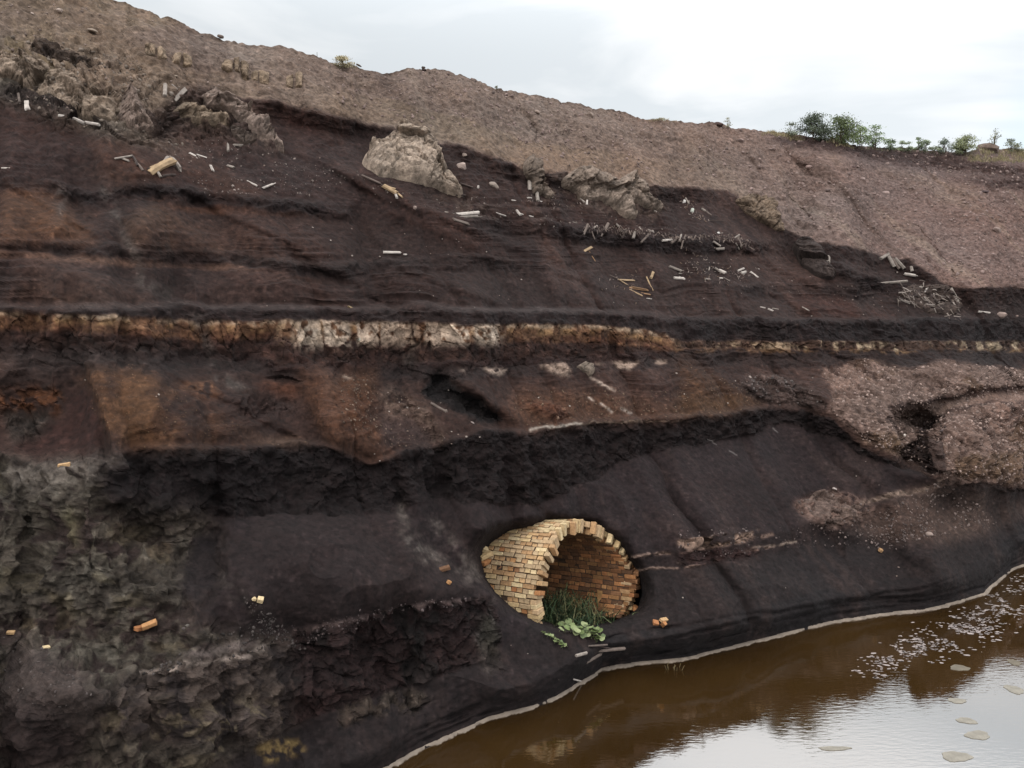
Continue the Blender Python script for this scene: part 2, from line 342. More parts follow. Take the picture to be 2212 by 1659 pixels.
# black bench and black slope
paint(bb(l['H'], l['I']), (39, 32, 33), .10, .30)
paint(bb(l['I'], l['J']) * sm(440, 480, Uw), (48, 41, 43), .010, 0, .5)
# slopes between the black bench and the ochre face
paint(bb(l['G'], l['H']), (62, 48, 44), .02, 0, .5)
paint(bb(l['G'], l['G'] + 40), (52, 43, 42), .04, .2)
# main ochre face
paint(bb(l['F'], l['G']), (100, 74, 56), .025, .35, 0)
paint(bb(l['F'] + 18, l['G']) * lvl(nz2 + .3 * nz, -.1, .3), (80, 55, 42))
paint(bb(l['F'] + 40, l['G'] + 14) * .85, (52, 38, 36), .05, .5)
paint(bb(l['F'] + 1, l['F'] + 9) * lvl(nz2 + .5 * nvert, -.35, .1), (152, 132, 114))
paint(bb(l['F'] + 9, l['F'] + 24) * lvl(nz2, -.1, .3) * .6, (132, 104, 74))
lightseg = pmask([(640,696),(820,697),(950,700),(1080,702),(1080,738),(820,742),(640,745)], 4)
_gp = sm(.0, .16, np.abs(vn(ca * 3.1, ca * 0, s=909))); paint(lightseg * lvl(nz2 + .3, -.1, .15) * _gp, (176, 160, 146))
paint(pmask([(590,698),(640,696),(700,700),(700,740),(600,745)], 2) * .5 * lvl(nz2, -.2, .2), (134,112,92))
paint(lmask([(890,696),(892,735)], 4), (60, 46, 38))
rightf = sm(1450, 1480, Ug)
paint(bb(l['F'], l['G']) * rightf, (78, 62, 54), .06, .5)
paint(bb(l['F'], l['G']) * rightf * lvl(nvert + .5 * nz2, 0, .3), (150, 132, 112))
# band above the ochre face
paint(bb(l['E'], l['F']), (47, 38, 38), .05, .1)
paint(bb(l['E'] - 8, l['E']) * sm(1400, 1200, Ug), (74, 66, 65), .01)
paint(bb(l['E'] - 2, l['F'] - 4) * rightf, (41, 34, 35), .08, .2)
# terraces above
paint(bb(l['D'], l['E'] - 8), (58, 47, 45), .015, 0, .6)
paint(bb(l['E'] - 45, l['E'] - 8) * sm(300, 60, Ug) * lvl(nz, -.3, .3), (82, 64, 52))
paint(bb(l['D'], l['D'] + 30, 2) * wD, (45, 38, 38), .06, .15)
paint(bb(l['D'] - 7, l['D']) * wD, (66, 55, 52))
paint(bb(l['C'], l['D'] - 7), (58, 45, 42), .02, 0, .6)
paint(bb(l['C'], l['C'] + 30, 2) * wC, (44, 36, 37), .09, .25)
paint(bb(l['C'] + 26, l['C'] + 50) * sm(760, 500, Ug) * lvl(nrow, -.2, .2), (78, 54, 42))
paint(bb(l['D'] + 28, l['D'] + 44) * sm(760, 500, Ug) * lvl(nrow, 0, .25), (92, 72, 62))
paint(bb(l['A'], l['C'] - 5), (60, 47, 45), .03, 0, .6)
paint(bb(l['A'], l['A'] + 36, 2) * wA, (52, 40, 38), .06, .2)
# scree above
paint(bb(-999, l['A']), (114, 98, 90), .06, 0, .35)
paint(bb(-999, l['A']) * lvl(nz3, -.2, .4) * sm(1300, 600, Ug), (106, 94, 82))
paint(bb(-999, l['A']) * sm(1300, 2000, Ug) * .6, (110, 90, 88))
nsc = fbm(ca * 2.0, cb * .16, cz * .16, o=4, s=77)
paint(bb(-999, l['A']) * lvl(nst + nz * .6, .1, .5) * .4, (98, 82, 72))
paint(bb(-999, l['A']) * lvl(nsc, .12, .5) * .5, (132, 116, 106))
paint(bb(-999, l['A']) * lvl(-nsc, .18, .55) * .5, (88, 74, 68))
paint(bb(l['A'] - 60, l['A'] - 4) * sm(500, 900, Ug) * sm(1700, 1200, Ug) * .6, (112, 96, 82), .02)
_strip = TP(3,(540,385),(700,395),(950,398),(1080,440),(1300,452),(1480,470),(1900,560),(2240,640),(3000,680),(3000,760),(2240,720),(1900,690),(1700,640),(1400,600),(1250,530),(1000,480),(750,450),(600,420))
paint(pmask(TP(3,(900,390),(1300,440),(2240,470),(3000,500),(3000,740),(2240,700),(1700,640),(1200,560),(1000,470)), 5), (98, 84, 82), .03, .1)
paint(pmask(TP(3,(540,385),(700,395),(950,398),(1080,440),(1300,452),(1480,470),(1900,540),(2240,590),(3000,600),(3000,660),(2240,640),(1800,590),(1400,560),(1250,530),(1000,480),(750,450),(600,420)), 3), (74, 60, 58), .09, .3)
paint(pmask(TP(3,(1700,640),(1850,650),(2240,660),(3000,660),(3000,760),(2240,720),(1900,690)), 3), (74, 60, 58), .06, .3)
for q_, a__, c__ in FANS: paint(pmask(q_, 3) * .75, c__, .012, 0)
# colour patches -----------------------------------------------------------
def patch(poly, col, b=4, ro=None, cg=None, k=1.0, n=None, lo=-.2, hi=.3):
    m = pmask(poly, b) * k
    if n is not None: m = m * lvl(n, lo, hi)
    paint(m, col, ro, cg)
clay = [(-360,150),(-360,60),(0,70),(130,90),(250,110),(330,170),(400,185),(345,200),(300,240),(330,290),(440,318),(330,308),(250,284),(180,272),(120,252),(0,205),(-360,190)]
patch(clay, (134, 120, 108), 6, .10, .7)
patch(clay, (76, 66, 61), 6, k=.55, n=nz2 + nz * .5, lo=.1, hi=.35)
patch([(0,60),(130,80),(160,180),(60,160),(0,130)], (122, 108, 90), 6, n=nz2, lo=-.1, hi=.2)
patch(TP(2,(480,1000),(640,1000),(900,1300),(1050,1400),(800,1380),(600,1250)), (98, 86, 80), 5, .06, .4, n=nz2, lo=-.3, hi=.2)
patch(TP(2,(1150,1020),(1400,1100),(1950,1150),(2120,1340),(2000,1420),(1500,1330),(1250,1330)), (96, 84, 78), 5, .06, .4, n=nz2 + .5 * nz, lo=-.1, hi=.3)
patch([(0,170),(80,190),(200,240),(260,275),(130,255),(0,210)], (66, 58, 55), 3, .12, .8)
patch(TP(1,(1150,560),(1280,560),(1500,620),(1600,720),(1700,860),(1830,980),(1600,960),(1400,900),(1200,860),(1000,900),(950,840),(780,800),(800,700),(1050,700)), (80, 68, 64), 4, .14, .8)
patch(TP(1,(1120,700),(1180,640),(1300,700),(1470,750),(1420,820),(1290,790),(1150,760)), (118, 106, 92), 2, .1, .8, n=nz2, lo=-.3, hi=.1)
patch(TP(1,(1500,640),(1620,680),(1660,800),(1750,900),(1830,980),(1700,960),(1620,860),(1560,760)), (124, 108, 100), 2, .1, .7, n=nz2, lo=-.4, hi=.1)
patch(TP(1,(780,600),(860,620),(940,720),(960,800),(860,800),(760,790),(740,700)), (120, 106, 98), 3, .1, .7, n=nz2, lo=-.3, hi=.1)
patch(TP(1,(1600,640),(2000,700),(2240,760),(2240,900),(2050,960),(2060,800),(1700,740)), (52, 38, 35), 3, .05)
patch(TP(1,(1760,700),(2000,760),(2060,850),(1840,800)), (70, 44, 38), 5, k=.7)
patch(TP(1,(0,700),(500,780),(560,920),(200,850),(0,800)), (66, 44, 36), 8, k=.8)
patch(TP(1,(0,1220),(380,1280),(640,1550),(300,1540),(0,1520)), (86, 62, 46), 8, k=.9, n=nz, lo=-.6, hi=.1)
patch(TP(1,(480,1050),(760,1090),(900,1160),(700,1190),(420,1020)), (66, 50, 42), 6, k=.8)
patch(TP(1,(850,1540),(900,1440),(1250,1400),(1600,1480),(1900,1640),(1300,1560)), (76, 58, 50), 8, k=.8)
for pl in (TP(1,(390,1230),(400,1380)), TP(1,(680,1220),(800,1500),(860,1620)), TP(4,(870,0),(900,200),(1080,290)), TP(4,(1250,420),(1320,620),(1400,800),(1560,900)), TP(5,(430,620),(450,740)),
           TP(8,(400,0),(440,200),(600,300)), TP(8,(620,100),(760,250),(900,420)), TP(8,(930,700),(900,850),(980,1050))):
    m = lmask(pl, 13) * lvl(nz2, -.5, .3)
    paint(m * .8, (82, 76, 73))
patch(TP(4,(480,800),(560,720),(860,730),(1100,860),(1500,1100),(2000,1240),(1400,1250),(850,1270),(640,1200)), (94, 68, 48), 5, .02, k=.95, n=nz * .6 + nst, lo=-.9, hi=-.1)
patch(TP(4,(1500,1120),(2040,1245),(1600,1235)), (96, 78, 68), 2)
patch(TP(4,(60,1330),(130,1180),(420,1080),(440,900),(560,880),(680,1200),(500,1340),(250,1360)), (64, 44, 40), 3, .015)
patch(TP(4,(0,900),(400,870),(380,1050),(0,1040)), (98, 64, 42), 3, .08, .6, n=nz2, lo=-.4, hi=.1)
patch(TP(4,(0,1040),(330,1050),(250,1200),(80,1240)), (68, 62, 58), 3, .1, .7)
patch(TP(4,(0,600),(600,640),(1400,640),(1240,740),(480,760),(0,860)), (54, 47, 46), 5, .04)
patch(TP(4,(1100,840),(1350,840),(1440,960),(1300,960)), (112, 80, 60), 2, .05, n=nz2, lo=-.4, hi=.1)
patch(TP(4,(1650,850),(1900,850),(1900,960),(1680,900)), (92, 62, 48), 3, .05)
patch(TP(4,(1450,960),(1850,960),(1890,1050),(1550,1060)), (70, 58, 56), 3, .09, .6)
patch(TP(4,(1900,830),(2240,850),(2240,1250),(2080,1200),(1960,1000)), (82, 58, 44), 5, .03, k=.9)
patch(TP(5,(0,800),(250,760),(240,1280),(120,1150),(0,1000)), (86, 60, 44), 5, .05, k=.9)
patch(TP(5,(250,960),(320,880),(560,1020),(680,1180),(640,1260),(300,1100)), (104, 88, 80), 4, .07, .4, n=nz2, lo=-.5, hi=.1)
patch(TP(5,(280,1090),(460,1080),(640,1200),(560,1250),(280,1230)), (74, 62, 60), 3, .02)
patch(TP(5,(1060,1060),(1160,900),(1500,900),(2240,1000),(2240,1080),(1700,1090),(1250,1140)), (88, 64, 50), 8, .02, k=.9)
patch(TP(6,(0,300),(180,400),(380,520),(560,610),(300,680),(0,690)), (88, 66, 48), 6, k=.9)
patch(TP(5,(540,910),(570,850),(640,780),(720,860),(840,920),(930,975),(1060,1090),(1000,1105),(880,1110),(760,1040),(600,975)), (40, 37, 38), 1, .09, .4)  # black scarp, with the shadow of its overhang painted in
for q in (((910,755),(1080,757),(1040,800),(980,795)), ((1280,740),(1480,735),(1475,815),(1380,800)), ((1740,722),(1920,720),(1870,780),(1780,760)), ((1990,712),(2110,705),(2090,750)), ((770,770),(820,770),(800,785)), ((1640,728),(1700,728),(1690,752)), ((0,800),(90,820),(60,835))):
    patch(TP(5, *q), (142, 126, 116), 1, .04, .5, n=nz2, lo=-.5, hi=0)
for q in (((1610,820),(1680,870),(1765,912)), ((1600,938),(1640,965)), ((1680,985),(1745,1042)), ((1800,1020),(1870,1048))):
    paint(lmask(TP(5, *q), 2.6) * lvl(nz2, -.7, -.1), (158, 144, 136))
paint(lmask(TP(5,(1230,1150),(1330,1125),(1560,1105)), 2.2), (150, 140, 132))
paint(lmask(TP(5,(1560,1105),(1900,1100),(2212,1090)), 1.6) * .6, (120, 104, 92))
for q in (((195,840),(245,885)), ((330,915),(375,945)), ((610,770),(640,795)), ((1175,905),(1215,930))):
    paint(lmask(TP(6, *q), 1.1) * .8, (120, 116, 116))
# rubble patches among the slope
for q in (((1180,980),(1400,1000),(1480,1060),(1390,1100),(1280,1050)),):
    patch(TP(5, *q), (92, 62, 48), 2, .1, .6)
patch(TP(6,(360,500),(440,440),(640,430),(900,560),(960,650),(700,640),(500,590)), (80, 70, 68), 3, .1, .5)
spoil = TP(6,(960,660),(1000,560),(920,400),(1180,340),(1500,390),(1700,340),(1900,370),(2240,400),(2900,420),(2900,1200),(2240,1140),(1900,1120),(1750,1130),(1640,1080),(1420,960),(1200,860),(1090,760))
patch(spoil, (116, 97, 90), 2, .09, .5)
patch(spoil, (96, 78, 62), 3, k=.8, n=nz, lo=.1, hi=.4)
patch(TP(6,(1350,630),(1600,580),(2240,490),(2240,520),(1700,600),(1400,650)), (84, 68, 64), 2, .04, .2)
patch(TP(6,(1480,660),(1900,560),(2240,510),(2240,600),(1900,620),(1660,680)), (122, 102, 94), 3, .04, .1)
patch(TP(6,(1420,960),(1480,880),(1560,740),(1720,650),(1640,760),(1600,860),(1700,920),(1690,1060),(1640,1080)), (58, 48, 46), 2, .12, .9)
for pl, w_ in ((TP(6,(1340,650),(1600,595),(1900,545),(2240,492),(2900,440)), 5), (TP(6,(1500,760),(1640,690),(1760,650),(1950,625),(2240,600)), 3.5), (TP(6,(1200,640),(1340,720),(1440,810)), 3.5), (TP(6,(1690,860),(1700,960),(1700,1060)), 3)):
    paint(lmask(pl, w_) * .8 * lvl(nz2, -.6, .1), (64, 51, 48)); 
patch(TP(6,(1200,800),(1420,820),(1400,960)), (104, 84, 66), 4, k=.6)
patch(TP(6,(740,1240),(980,1160),(1200,1230),(1260,1310),(1100,1390),(960,1420),(820,1340)), (112, 94, 88), 3, .1, .7, n=nz2 + .3, lo=-.4, hi=.1)
patch(TP(6,(1040,1380),(1260,1280),(1700,1100),(1900,1200),(2100,1400),(1750,1500),(1300,1500)), (86, 72, 66), 8, .03, k=.85)
paint(lmask(TP(6,(1060,1300),(1200,1240),(1400,1190),(1560,1170),(1680,1120)), 6) * lvl(nz2, -.6, 0), (118, 104, 96), .07, .8)
patch(TP(6,(1400,1180),(2000,1160),(2240,1280),(2240,1350),(1700,1330)), (78, 68, 64), 8, .03)
paint(lmask(TP('Z',(1960,450),(2150,420),(2400,400),(2700,380),(3000,320),(3400,240),(3700,170)), 3.4) * lvl(nz2 + .6 * nvert, -.35, .1), (120, 102, 94), .07, .6)
paint(lmask(TP('Z',(1980,620),(2200,590),(2500,590),(2800,540),(3100,460),(3500,350),(3900,260)), 2.8) * lvl(nz2 + .6 * nvert, -.35, .1), (118, 100, 92), .06, .6)
patch(TP(6,(0,1490),(140,1480),(300,1450),(500,1440),(520,1410),(500,1470),(300,1530),(130,1550),(0,1540)), (128, 110, 100), 1, .06, .7, n=nz2, lo=-.4, hi=0)
paint(lmask(TP(6,(0,1625),(200,1600),(440,1565),(480,1530),(760,1500)), 2.6) * lvl(nz2, -.6, -.1), (132, 118, 110))
patch(TP(6,(0,1560),(500,1530),(480,1600),(200,1640),(0,1640)), (52, 38, 38), 3, .06, .5)
# lower left rock face
LL = [(-360,1000),(0,1000),(60,1010),(200,1000),(215,1100),(440,1112),(470,1150),(455,1260),(400,1320),(300,1330),(560,1380),(640,1380),(640,1560),(430,1665),(300,1900),(-360,2200)]
patch(LL, (60, 55, 49), 8, .13, .55)
patch(LL, (72, 67, 60), 8, k=.8, n=nz2 + .7 * nz, lo=.05, hi=.3)
patch(LL, (50, 40, 40), 8, k=.9, n=nz * .8 - nz2 * .6 + .6 * nz3, lo=.05, hi=.3)
patch(LL, (78, 69, 50), 8, k=.5, n=fbm(Ug / 70, Vg / 50, o=5, s=95), lo=.18, hi=.42)
patch(TP(7,(0,820),(200,860),(500,1050),(700,1250),(500,1600),(0,1659)), (54, 46, 45), 6, .06, .25)
patch(TP(7,(0,1250),(350,1250),(500,1500),(480,1659),(0,1659)), (46, 37, 38), 8, .1, .6)
patch(TP(7,(900,1050),(1100,1000),(1900,850),(2000,960),(1960,1350),(1600,1480),(1000,1500),(620,1400),(600,1200)), (62, 53, 50), 4, .12, .8)
patch(TP(7,(900,1050),(1100,1000),(1900,850),(2000,960),(1960,1350),(1600,1480),(1000,1500),(620,1400),(600,1200)), (40, 35, 37), 4, k=.9, n=nvert + .6 * nz2, lo=.0, hi=.25)
patch(TP(7,(640,1250),(1700,1200),(1960,1450),(1620,1620),(900,1640),(600,1500)), (86, 75, 56), 6, k=.6, n=nz2 + nz, lo=.15, hi=.45)
patch(TP(7,(1620,1500),(1900,1460),(1960,1560),(1700,1640)), (108, 90, 58), 2, n=nz2, lo=-.3, hi=.1)
paint(lmask(TP(7,(890,1050),(1080,1040),(1180,1000),(1380,970),(1560,945),(1700,880)), 5) * lvl(nz2, -.5, .0), (118, 106, 102))
patch(TP(7,(1150,950),(1400,880),(1600,830),(1690,860),(1500,920),(1250,960)), (74, 66, 66), 2, .015)
patch(TP(4,(60,1380),(300,1350),(480,1330),(600,1290),(760,1290),(820,1340),(600,1480),(400,1520),(250,1560),(60,1500)), (76, 70, 66), 4, .05, .3, n=nz2 + .4, lo=-.2, hi=.3)
patch(TP(7,(400,20),(480,0),(490,220),(430,230)), (84, 80, 56), 3, k=.7)
patch(TP(7,(1240,150),(1400,150),(1410,480),(1250,620),(1150,600),(1140,450)), (34, 30, 33), 4, .04, .2)  # painted shade that deepens the concave cut beside the talus
# crusted lower ledge left of the culvert
paint(lmask([(640,1364),(700,1352),(800,1331),(960,1301),(1058,1290)], 5) * lvl(nz2, -.5, .1), (104, 90, 88), .08, .8)
m = bb(l['J'], l['K']) * sm(600, 660, Ug) * sm(1085, 1075, Ug)
paint(m, (54, 42, 42), .10, .8)
paint(m * lvl(nvert + .4 * nz2, .0, .3), (40, 36, 36))
patch(TP(8,(0,1240),(500,1150),(620,1200),(500,1300),(200,1330),(0,1400)), (72, 64, 58), 2, .08, .8, n=nz2, lo=-.4, hi=.1)
patch(TP(8,(880,880),(930,700),(1000,700),(1020,960),(1100,1060),(960,1060)), (64, 62, 56), 2, .06, .5)
patch([(1020,1420),(1180,1440),(1240,1480),(1040,1540),(880,1590)], (46, 41, 43), 10, .02)
for pl, w__, a__ in CREASE: paint(lmask(pl, w__ * 1.8) * .28 * lvl(nz2, -.4, .5), (42, 34, 34))  # shade along the carved creases, put into the colour
for pl, w_, k_ in ((TP(8,(400,20),(440,180),(560,330),(760,300),(880,430)), 12, .7), (TP(8,(440,150),(620,320),(760,400),(900,470)), 16, .6), (TP(8,(1000,560),(1000,640),(990,760)), 3, .6), (TP(8,(890,720),(900,900),(960,1040)), 14, .6), (TP(7,(1430,420),(1500,560),(1620,640)), 22, .45)):
    paint(lmask(pl, w_) * k_ * lvl(nz2, -.5, .4), (88, 82, 79))
# general variation
tone = 1 + .16 * nz + .20 * nz2 * (.3 + crag) + .22 * nst * streak + .10 * nrow
alb *= np.clip(tone, .45, 1.7)[..., None]
alb *= (1 + .10 * nz3[..., None] * np.array([1, -.1, -.7]))
# ------------------------------------------------------------------ relief
d = rough * 1.2 * fbm(P[..., 0] * 1.1, P[..., 1] * 1.1, cz * 1.1, o=5, s=101)
d = d + rough * 1.5 * fbm(P[..., 0] * 5, P[..., 1] * 5, cz * 6, o=3, s=131)
d = d + streak * .06 * nst
wx = .5 * fbm(ca * .9, cz * .9, o=4, s=621); wy = .4 * fbm(ca * .9, cz * .9, o=4, s=623)
f1, g1 = worley(ca * 1.0 + wx, cz * 1.5 + wy, 11); f2, g2 = worley(ca * 3.1 + wx * 2, cz * 4.2 + wy * 2, 12); f3, g3 = worley(ca * 8.5 + wx * 4, cz * 10 + wy * 4, 13)
fb, gb_ = worley(ca * .8 + wx * 1.5, cz * 4.6 + wy * 1.2 + ca * .12, 14); fb2, gb2 = worley(ca * 2.2 + wx * 2, cz * 11 + wy * 2, 15)
bed = pmask(LL, 8)
gq = fbm(P[..., 0] * 6, P[..., 1] * 6, cz * 7, o=3, s=155)
rock = .12 * f1 + .06 * f2 + .04 * f3 - .03 * (1 - sm(0, .10, g1)) - .02 * (1 - sm(0, .16, g2)) + .035 * gq
beds = .02 * fb + .022 * fb2 + .02 * f3 + .10 * fbm(ca * .5, cz * 1.3, o=3, s=153) + .05 * ridge(ca * .6, cz * 8, o=4, s=151) + .035 * gq
d = d + crag * (1 - .7 * bb(l['F'], l['G'], 1)) * (rock * (1 - bed) + beds * bed)
crk = crag * ((1 - sm(0, .12, g1)) * .5 + (1 - sm(0, .2, g2)) * .35) * (1 - .6 * bed) + crag * bed * (1 - sm(0, .2, gb2)) * .35
alb *= (1 - np.clip(crk, 0, .7) * .30)[..., None]
alb *= (1 + crag * (.16 * f2 + .26 * f3 + .10 * fb * bed + .55 * gq))[..., None]
cliff = bb(l['F'], l['G'], 1)
v1, h1_ = worley(ca * 1.9 + wx, cz * 1.0 + wy * .5, 21); v2, h2_ = worley(ca * 5.2 + wx * 1.5, cz * 3.4 + wy, 22)
d = d + cliff * (.02 * v1 + .025 * v2 - .02 * (1 - sm(0, .05, h1_)) - .015 * (1 - sm(0, .10, h2_)) + .03 * gq)
alb *= (1 - cliff * (.15 * (1 - sm(0, .05, h1_)) + .22 * (1 - sm(0, .12, h2_))) + cliff * (.22 * v2 + .5 * gq))[..., None]
# thin broken layers in the upper terraces
ly = ridge(ca * .5 + wx, cz * 7 + wy * 2, o=3, s=641); lm_ = band(l['A'], l['H']) * sm(-.1, .35, nz3 + .4 * nz) * (1 - cliff)
d = d + .05 * ly * lm_; alb *= (1 + .16 * ly * lm_)[..., None]
fine = fbm(ca * 7, cb * 1.1, o=3, s=661); gr_ = fbm(P[..., 0] * 11, cz * 14, P[..., 1] * 11, o=2, s=663)
alb *= (1 + .16 * fine * streak + .13 * gr_)[..., None]; d = d + .012 * gr_ + .02 * fine * streak
ap = band(l['H'], 2400).astype(float) * (1 - bed) * (1 - np.clip(crag * 3, 0, 1))
du_ = lvl(nst * .8 + .7 * nz + .5 * fine, .12, .7)[..., None] * ap[..., None] * .5; alb = alb * (1 - du_) + lin((68, 58, 56)) * du_
dk_ = lvl(-nst * .8 + .9 * nz3 + .3 * nz2, .05, .6)[..., None] * ap[..., None] * .55; alb = alb * (1 - dk_) + lin((35, 29, 30)) * dk_
up_ = band(l['A'], l['H']).astype(float) * (1 - cliff); du_ = lvl(nst + .5 * nz + .4 * fine, .15, .7)[..., None] * up_[..., None] * .35; alb = alb * (1 - du_) + lin((84, 66, 60)) * du_
dk_ = lvl(-nst + .9 * nz3 + .4 * nz2, .1, .6)[..., None] * up_[..., None] * .5; alb = alb * (1 - dk_) + lin((44, 34, 33)) * dk_
sp_k = sm(.52, .75, fbm(P[..., 0] * 13, P[..., 1] * 13, cz * 15, o=1, s=671))[..., None] * (.5 * (1 - bed[..., None])); alb = alb * (1 + sp_k)
alb *= (1 + bed * (.95 + .40 * fbm(ca * .5, cz * 9, o=4, s=157) + .30 * fbm(ca * 3.2, cz * .6, o=3, s=158)))[..., None]
alb = alb * (1 - .35 * bed[..., None]) + .35 * bed[..., None] * alb.mean(-1, keepdims=True) * np.array([1.12, 1.0, .86])
alb = np.clip(alb, .004, .7)
d = d * sm(0, 14, np.abs(l['S'] - Vg)) * sm(-2, 8, l['S'] - Vg)
d = d + .10 * fbm(P[..., 0] * .9, P[..., 1] * .9, o=4, s=191) * sm(40, 0, Vg - vt[None])   # ragged skyline
P2 = P + Nn * d[..., None]
# plateau beyond the skyline, falling back out of sight
back = []
for k, (dr, dz) in enumerate(((1.2, -.25), (4, -1.0), (14, -3), (60, -7), (260, -14), (1500, -60))):
    q = P2[0].copy(); rr = r[0] + dr
    q[:, 0] = rx[0] / hl[0] * rr; q[:, 1] = ry[0] / hl[0] * rr; q[:, 2] = P2[0][:, 2] + dz
    back.append(q)
back = np.stack(back[::-1], 0)
PA = np.concatenate([back, P2], 0)
AL = np.concatenate([np.repeat(alb[:1], len(back), 0), alb], 0)
BR = np.concatenate([np.repeat(rough[:1], len(back), 0), rough], 0)

def grid_mesh(name, PA, AL, BR, mask=None):
    h_, w_ = PA.shape[:2]
    idx = np.arange(h_ * w_).reshape(h_, w_)
    q = np.stack([idx[:-1, :-1], idx[1:, :-1], idx[1:, 1:], idx[:-1, 1:]], -1).reshape(-1, 4)
    if mask is not None:
        mk = (mask[:-1, :-1] & mask[1:, :-1] & mask[1:, 1:] & mask[:-1, 1:]).ravel(); q = q[mk]
        used = np.unique(q); rm = np.full(h_ * w_, -1); rm[used] = np.arange(len(used)); q = rm[q]
    else: used = np.arange(h_ * w_)
    co = PA.reshape(-1, 3)[used]
    me = bpy.data.meshes.new(name)
    me.vertices.add(len(co)); me.vertices.foreach_set('co', co.astype(np.float32).ravel())
    me.loops.add(q.size); me.loops.foreach_set('vertex_index', q.astype(np.int32).ravel())
    me.polygons.add(len(q)); me.polygons.foreach_set('loop_start', np.arange(0, q.size, 4, dtype=np.int32))
    me.polygons.foreach_set('loop_total', np.full(len(q), 4, np.int32))
    me.polygons.foreach_set('use_smooth', np.zeros(len(q), bool))
    me.update(calc_edges=True)
    a = me.attributes.new('albedo', 'FLOAT_COLOR', 'POINT')
    cc = np.concatenate([AL.reshape(-1, 3)[used], np.ones((len(used), 1))], 1); a.data.foreach_set('color', cc.astype(np.float32).ravel())
    a = me.attributes.new('grit', 'FLOAT', 'POINT'); a.data.foreach_set('value', BR.reshape(-1)[used].astype(np.float32))
    return me

# ------------------------------------------------------------------ materials
def new_mat(name):
    m = bpy.data.materials.new(name); m.use_nodes = True; t = m.node_tree
    bs = t.nodes['Principled BSDF']; return m, t, bs
def ground_mat():
    m, t, bs = new_mat('ground'); n = t.nodes.new; k = t.links.new
    at = n('ShaderNodeAttribute'); at.attribute_name = 'albedo'; ag = n('ShaderNodeAttribute'); ag.attribute_name = 'grit'
    tc = n('ShaderNodeTexCoord')
    a = n('ShaderNodeTexNoise'); a.inputs['Scale'].default_value = 9; a.inputs['Detail'].default_value = 8; a.inputs['Roughness'].default_value = .72; k(tc.outputs['Object'], a.inputs['Vector'])
    b_ = n('ShaderNodeTexVoronoi'); b_.inputs['Scale'].default_value = 17; b_.inputs['Randomness'].default_value = 1; k(tc.outputs['Object'], b_.inputs['Vector'])
    vc = n('ShaderNodeSeparateColor'); k(b_.outputs['Color'], vc.inputs[0])
    mr = n('ShaderNodeMapRange'); k(a.outputs['Fac'], mr.inputs[0])
    for i, v in zip(range(1, 5), (.32, .68, .42, 1.62)): mr.inputs[i].default_value = v
    # scattered lighter grains
    gr = n('ShaderNodeMapRange'); k(vc.outputs[0], gr.inputs[0])
    for i, v in zip(range(1, 5), (.86, 1.0, 0, 1.0)): gr.inputs[i].default_value = v
    gd = n('ShaderNodeMapRange'); k(b_.outputs['Distance'], gd.inputs[0])
    for i, v in zip(range(1, 5), (.15, .4, 1, 0)): gd.inputs[i].default_value = v
    gg = n('ShaderNodeMath'); gg.operation = 'MULTIPLY'; k(gr.outputs[0], gg.inputs[0]); k(gd.outputs[0], gg.inputs[1])
    ad = n('ShaderNodeMath'); ad.operation = 'MULTIPLY_ADD'; k(gg.outputs[0], ad.inputs[0]); ad.inputs[1].default_value = .7; k(mr.outputs[0], ad.inputs[2])
    v = n('ShaderNodeVectorMath'); v.operation = 'SCALE'; k(at.outputs['Color'], v.inputs[0]); k(ad.outputs[0], v.inputs['Scale'])
    k(v.outputs[0], bs.inputs['Base Color']); bs.inputs['Roughness'].default_value = .95; bs.inputs['Specular IOR Level'].default_value = .2
    bp = n('ShaderNodeBump'); bp.inputs['Distance'].default_value = .10
    st = n('ShaderNodeMath'); st.operation = 'MULTIPLY_ADD'; k(ag.outputs['Fac'], st.inputs[0]); st.inputs[1].default_value = 6; st.inputs[2].default_value = .18; st.use_clamp = True
    k(st.outputs[0], bp.inputs['Strength']); k(a.outputs['Fac'], bp.inputs['Height'])
    k(bp.outputs[0], bs.inputs['Normal'])
    return m
M_GROUND = ground_mat()
def obj(name, me, mat=None, parent=None, **props):
    o = bpy.data.objects.new(name, me); C.objects.link(o)
    if mat is not None and me is not None and not me.materials: me.materials.append(mat)
    if parent is not None: o.parent = parent
    for k_, v_ in props.items(): o[k_] = v_
    return o
obj("hillside", grid_mesh('hillside', PA, soil(AL), BR), M_GROUND, kind='structure', label='terraced dark spoil hillside above the pond, tan scree along its top')

# look-ups on the finished surface -------------------------------------------------
def gi(u, v):
    j = np.clip(np.interp(u, ua, np.arange(NU)), 0, NU - 1.001); j0 = int(j); fj = j - j0
    col = Vg[:, j0] * (1 - fj) + Vg[:, j0 + 1] * fj
    i = np.clip(np.interp(v, col, np.arange(NV)), 0, NV - 1.001); i0_ = int(i); fi = i - i0_
    return i0_, fi, j0, fj
def surf(u, v, G=None):
    G = P2 if G is None else G
    i, fi, j, fj = gi(u, v)
    return (G[i, j] * (1 - fi) + G[i + 1, j] * fi) * (1 - fj) + (G[i, j + 1] * (1 - fi) + G[i + 1, j + 1] * fi) * fj
CAMP = np.array([0, 0, ZC])
def dirn(u, v):
    a = np.array(ray(u, v)); return a / np.linalg.norm(a)
def at_depth(u, v, dist): return CAMP + dirn(u, v) * dist
def dist(u, v): return np.linalg.norm(surf(u, v) - CAMP)
def on_plane(u, v, zz=0.0):
    d_ = dirn(u, v); return CAMP + d_ * ((zz - ZC) / d_[2])

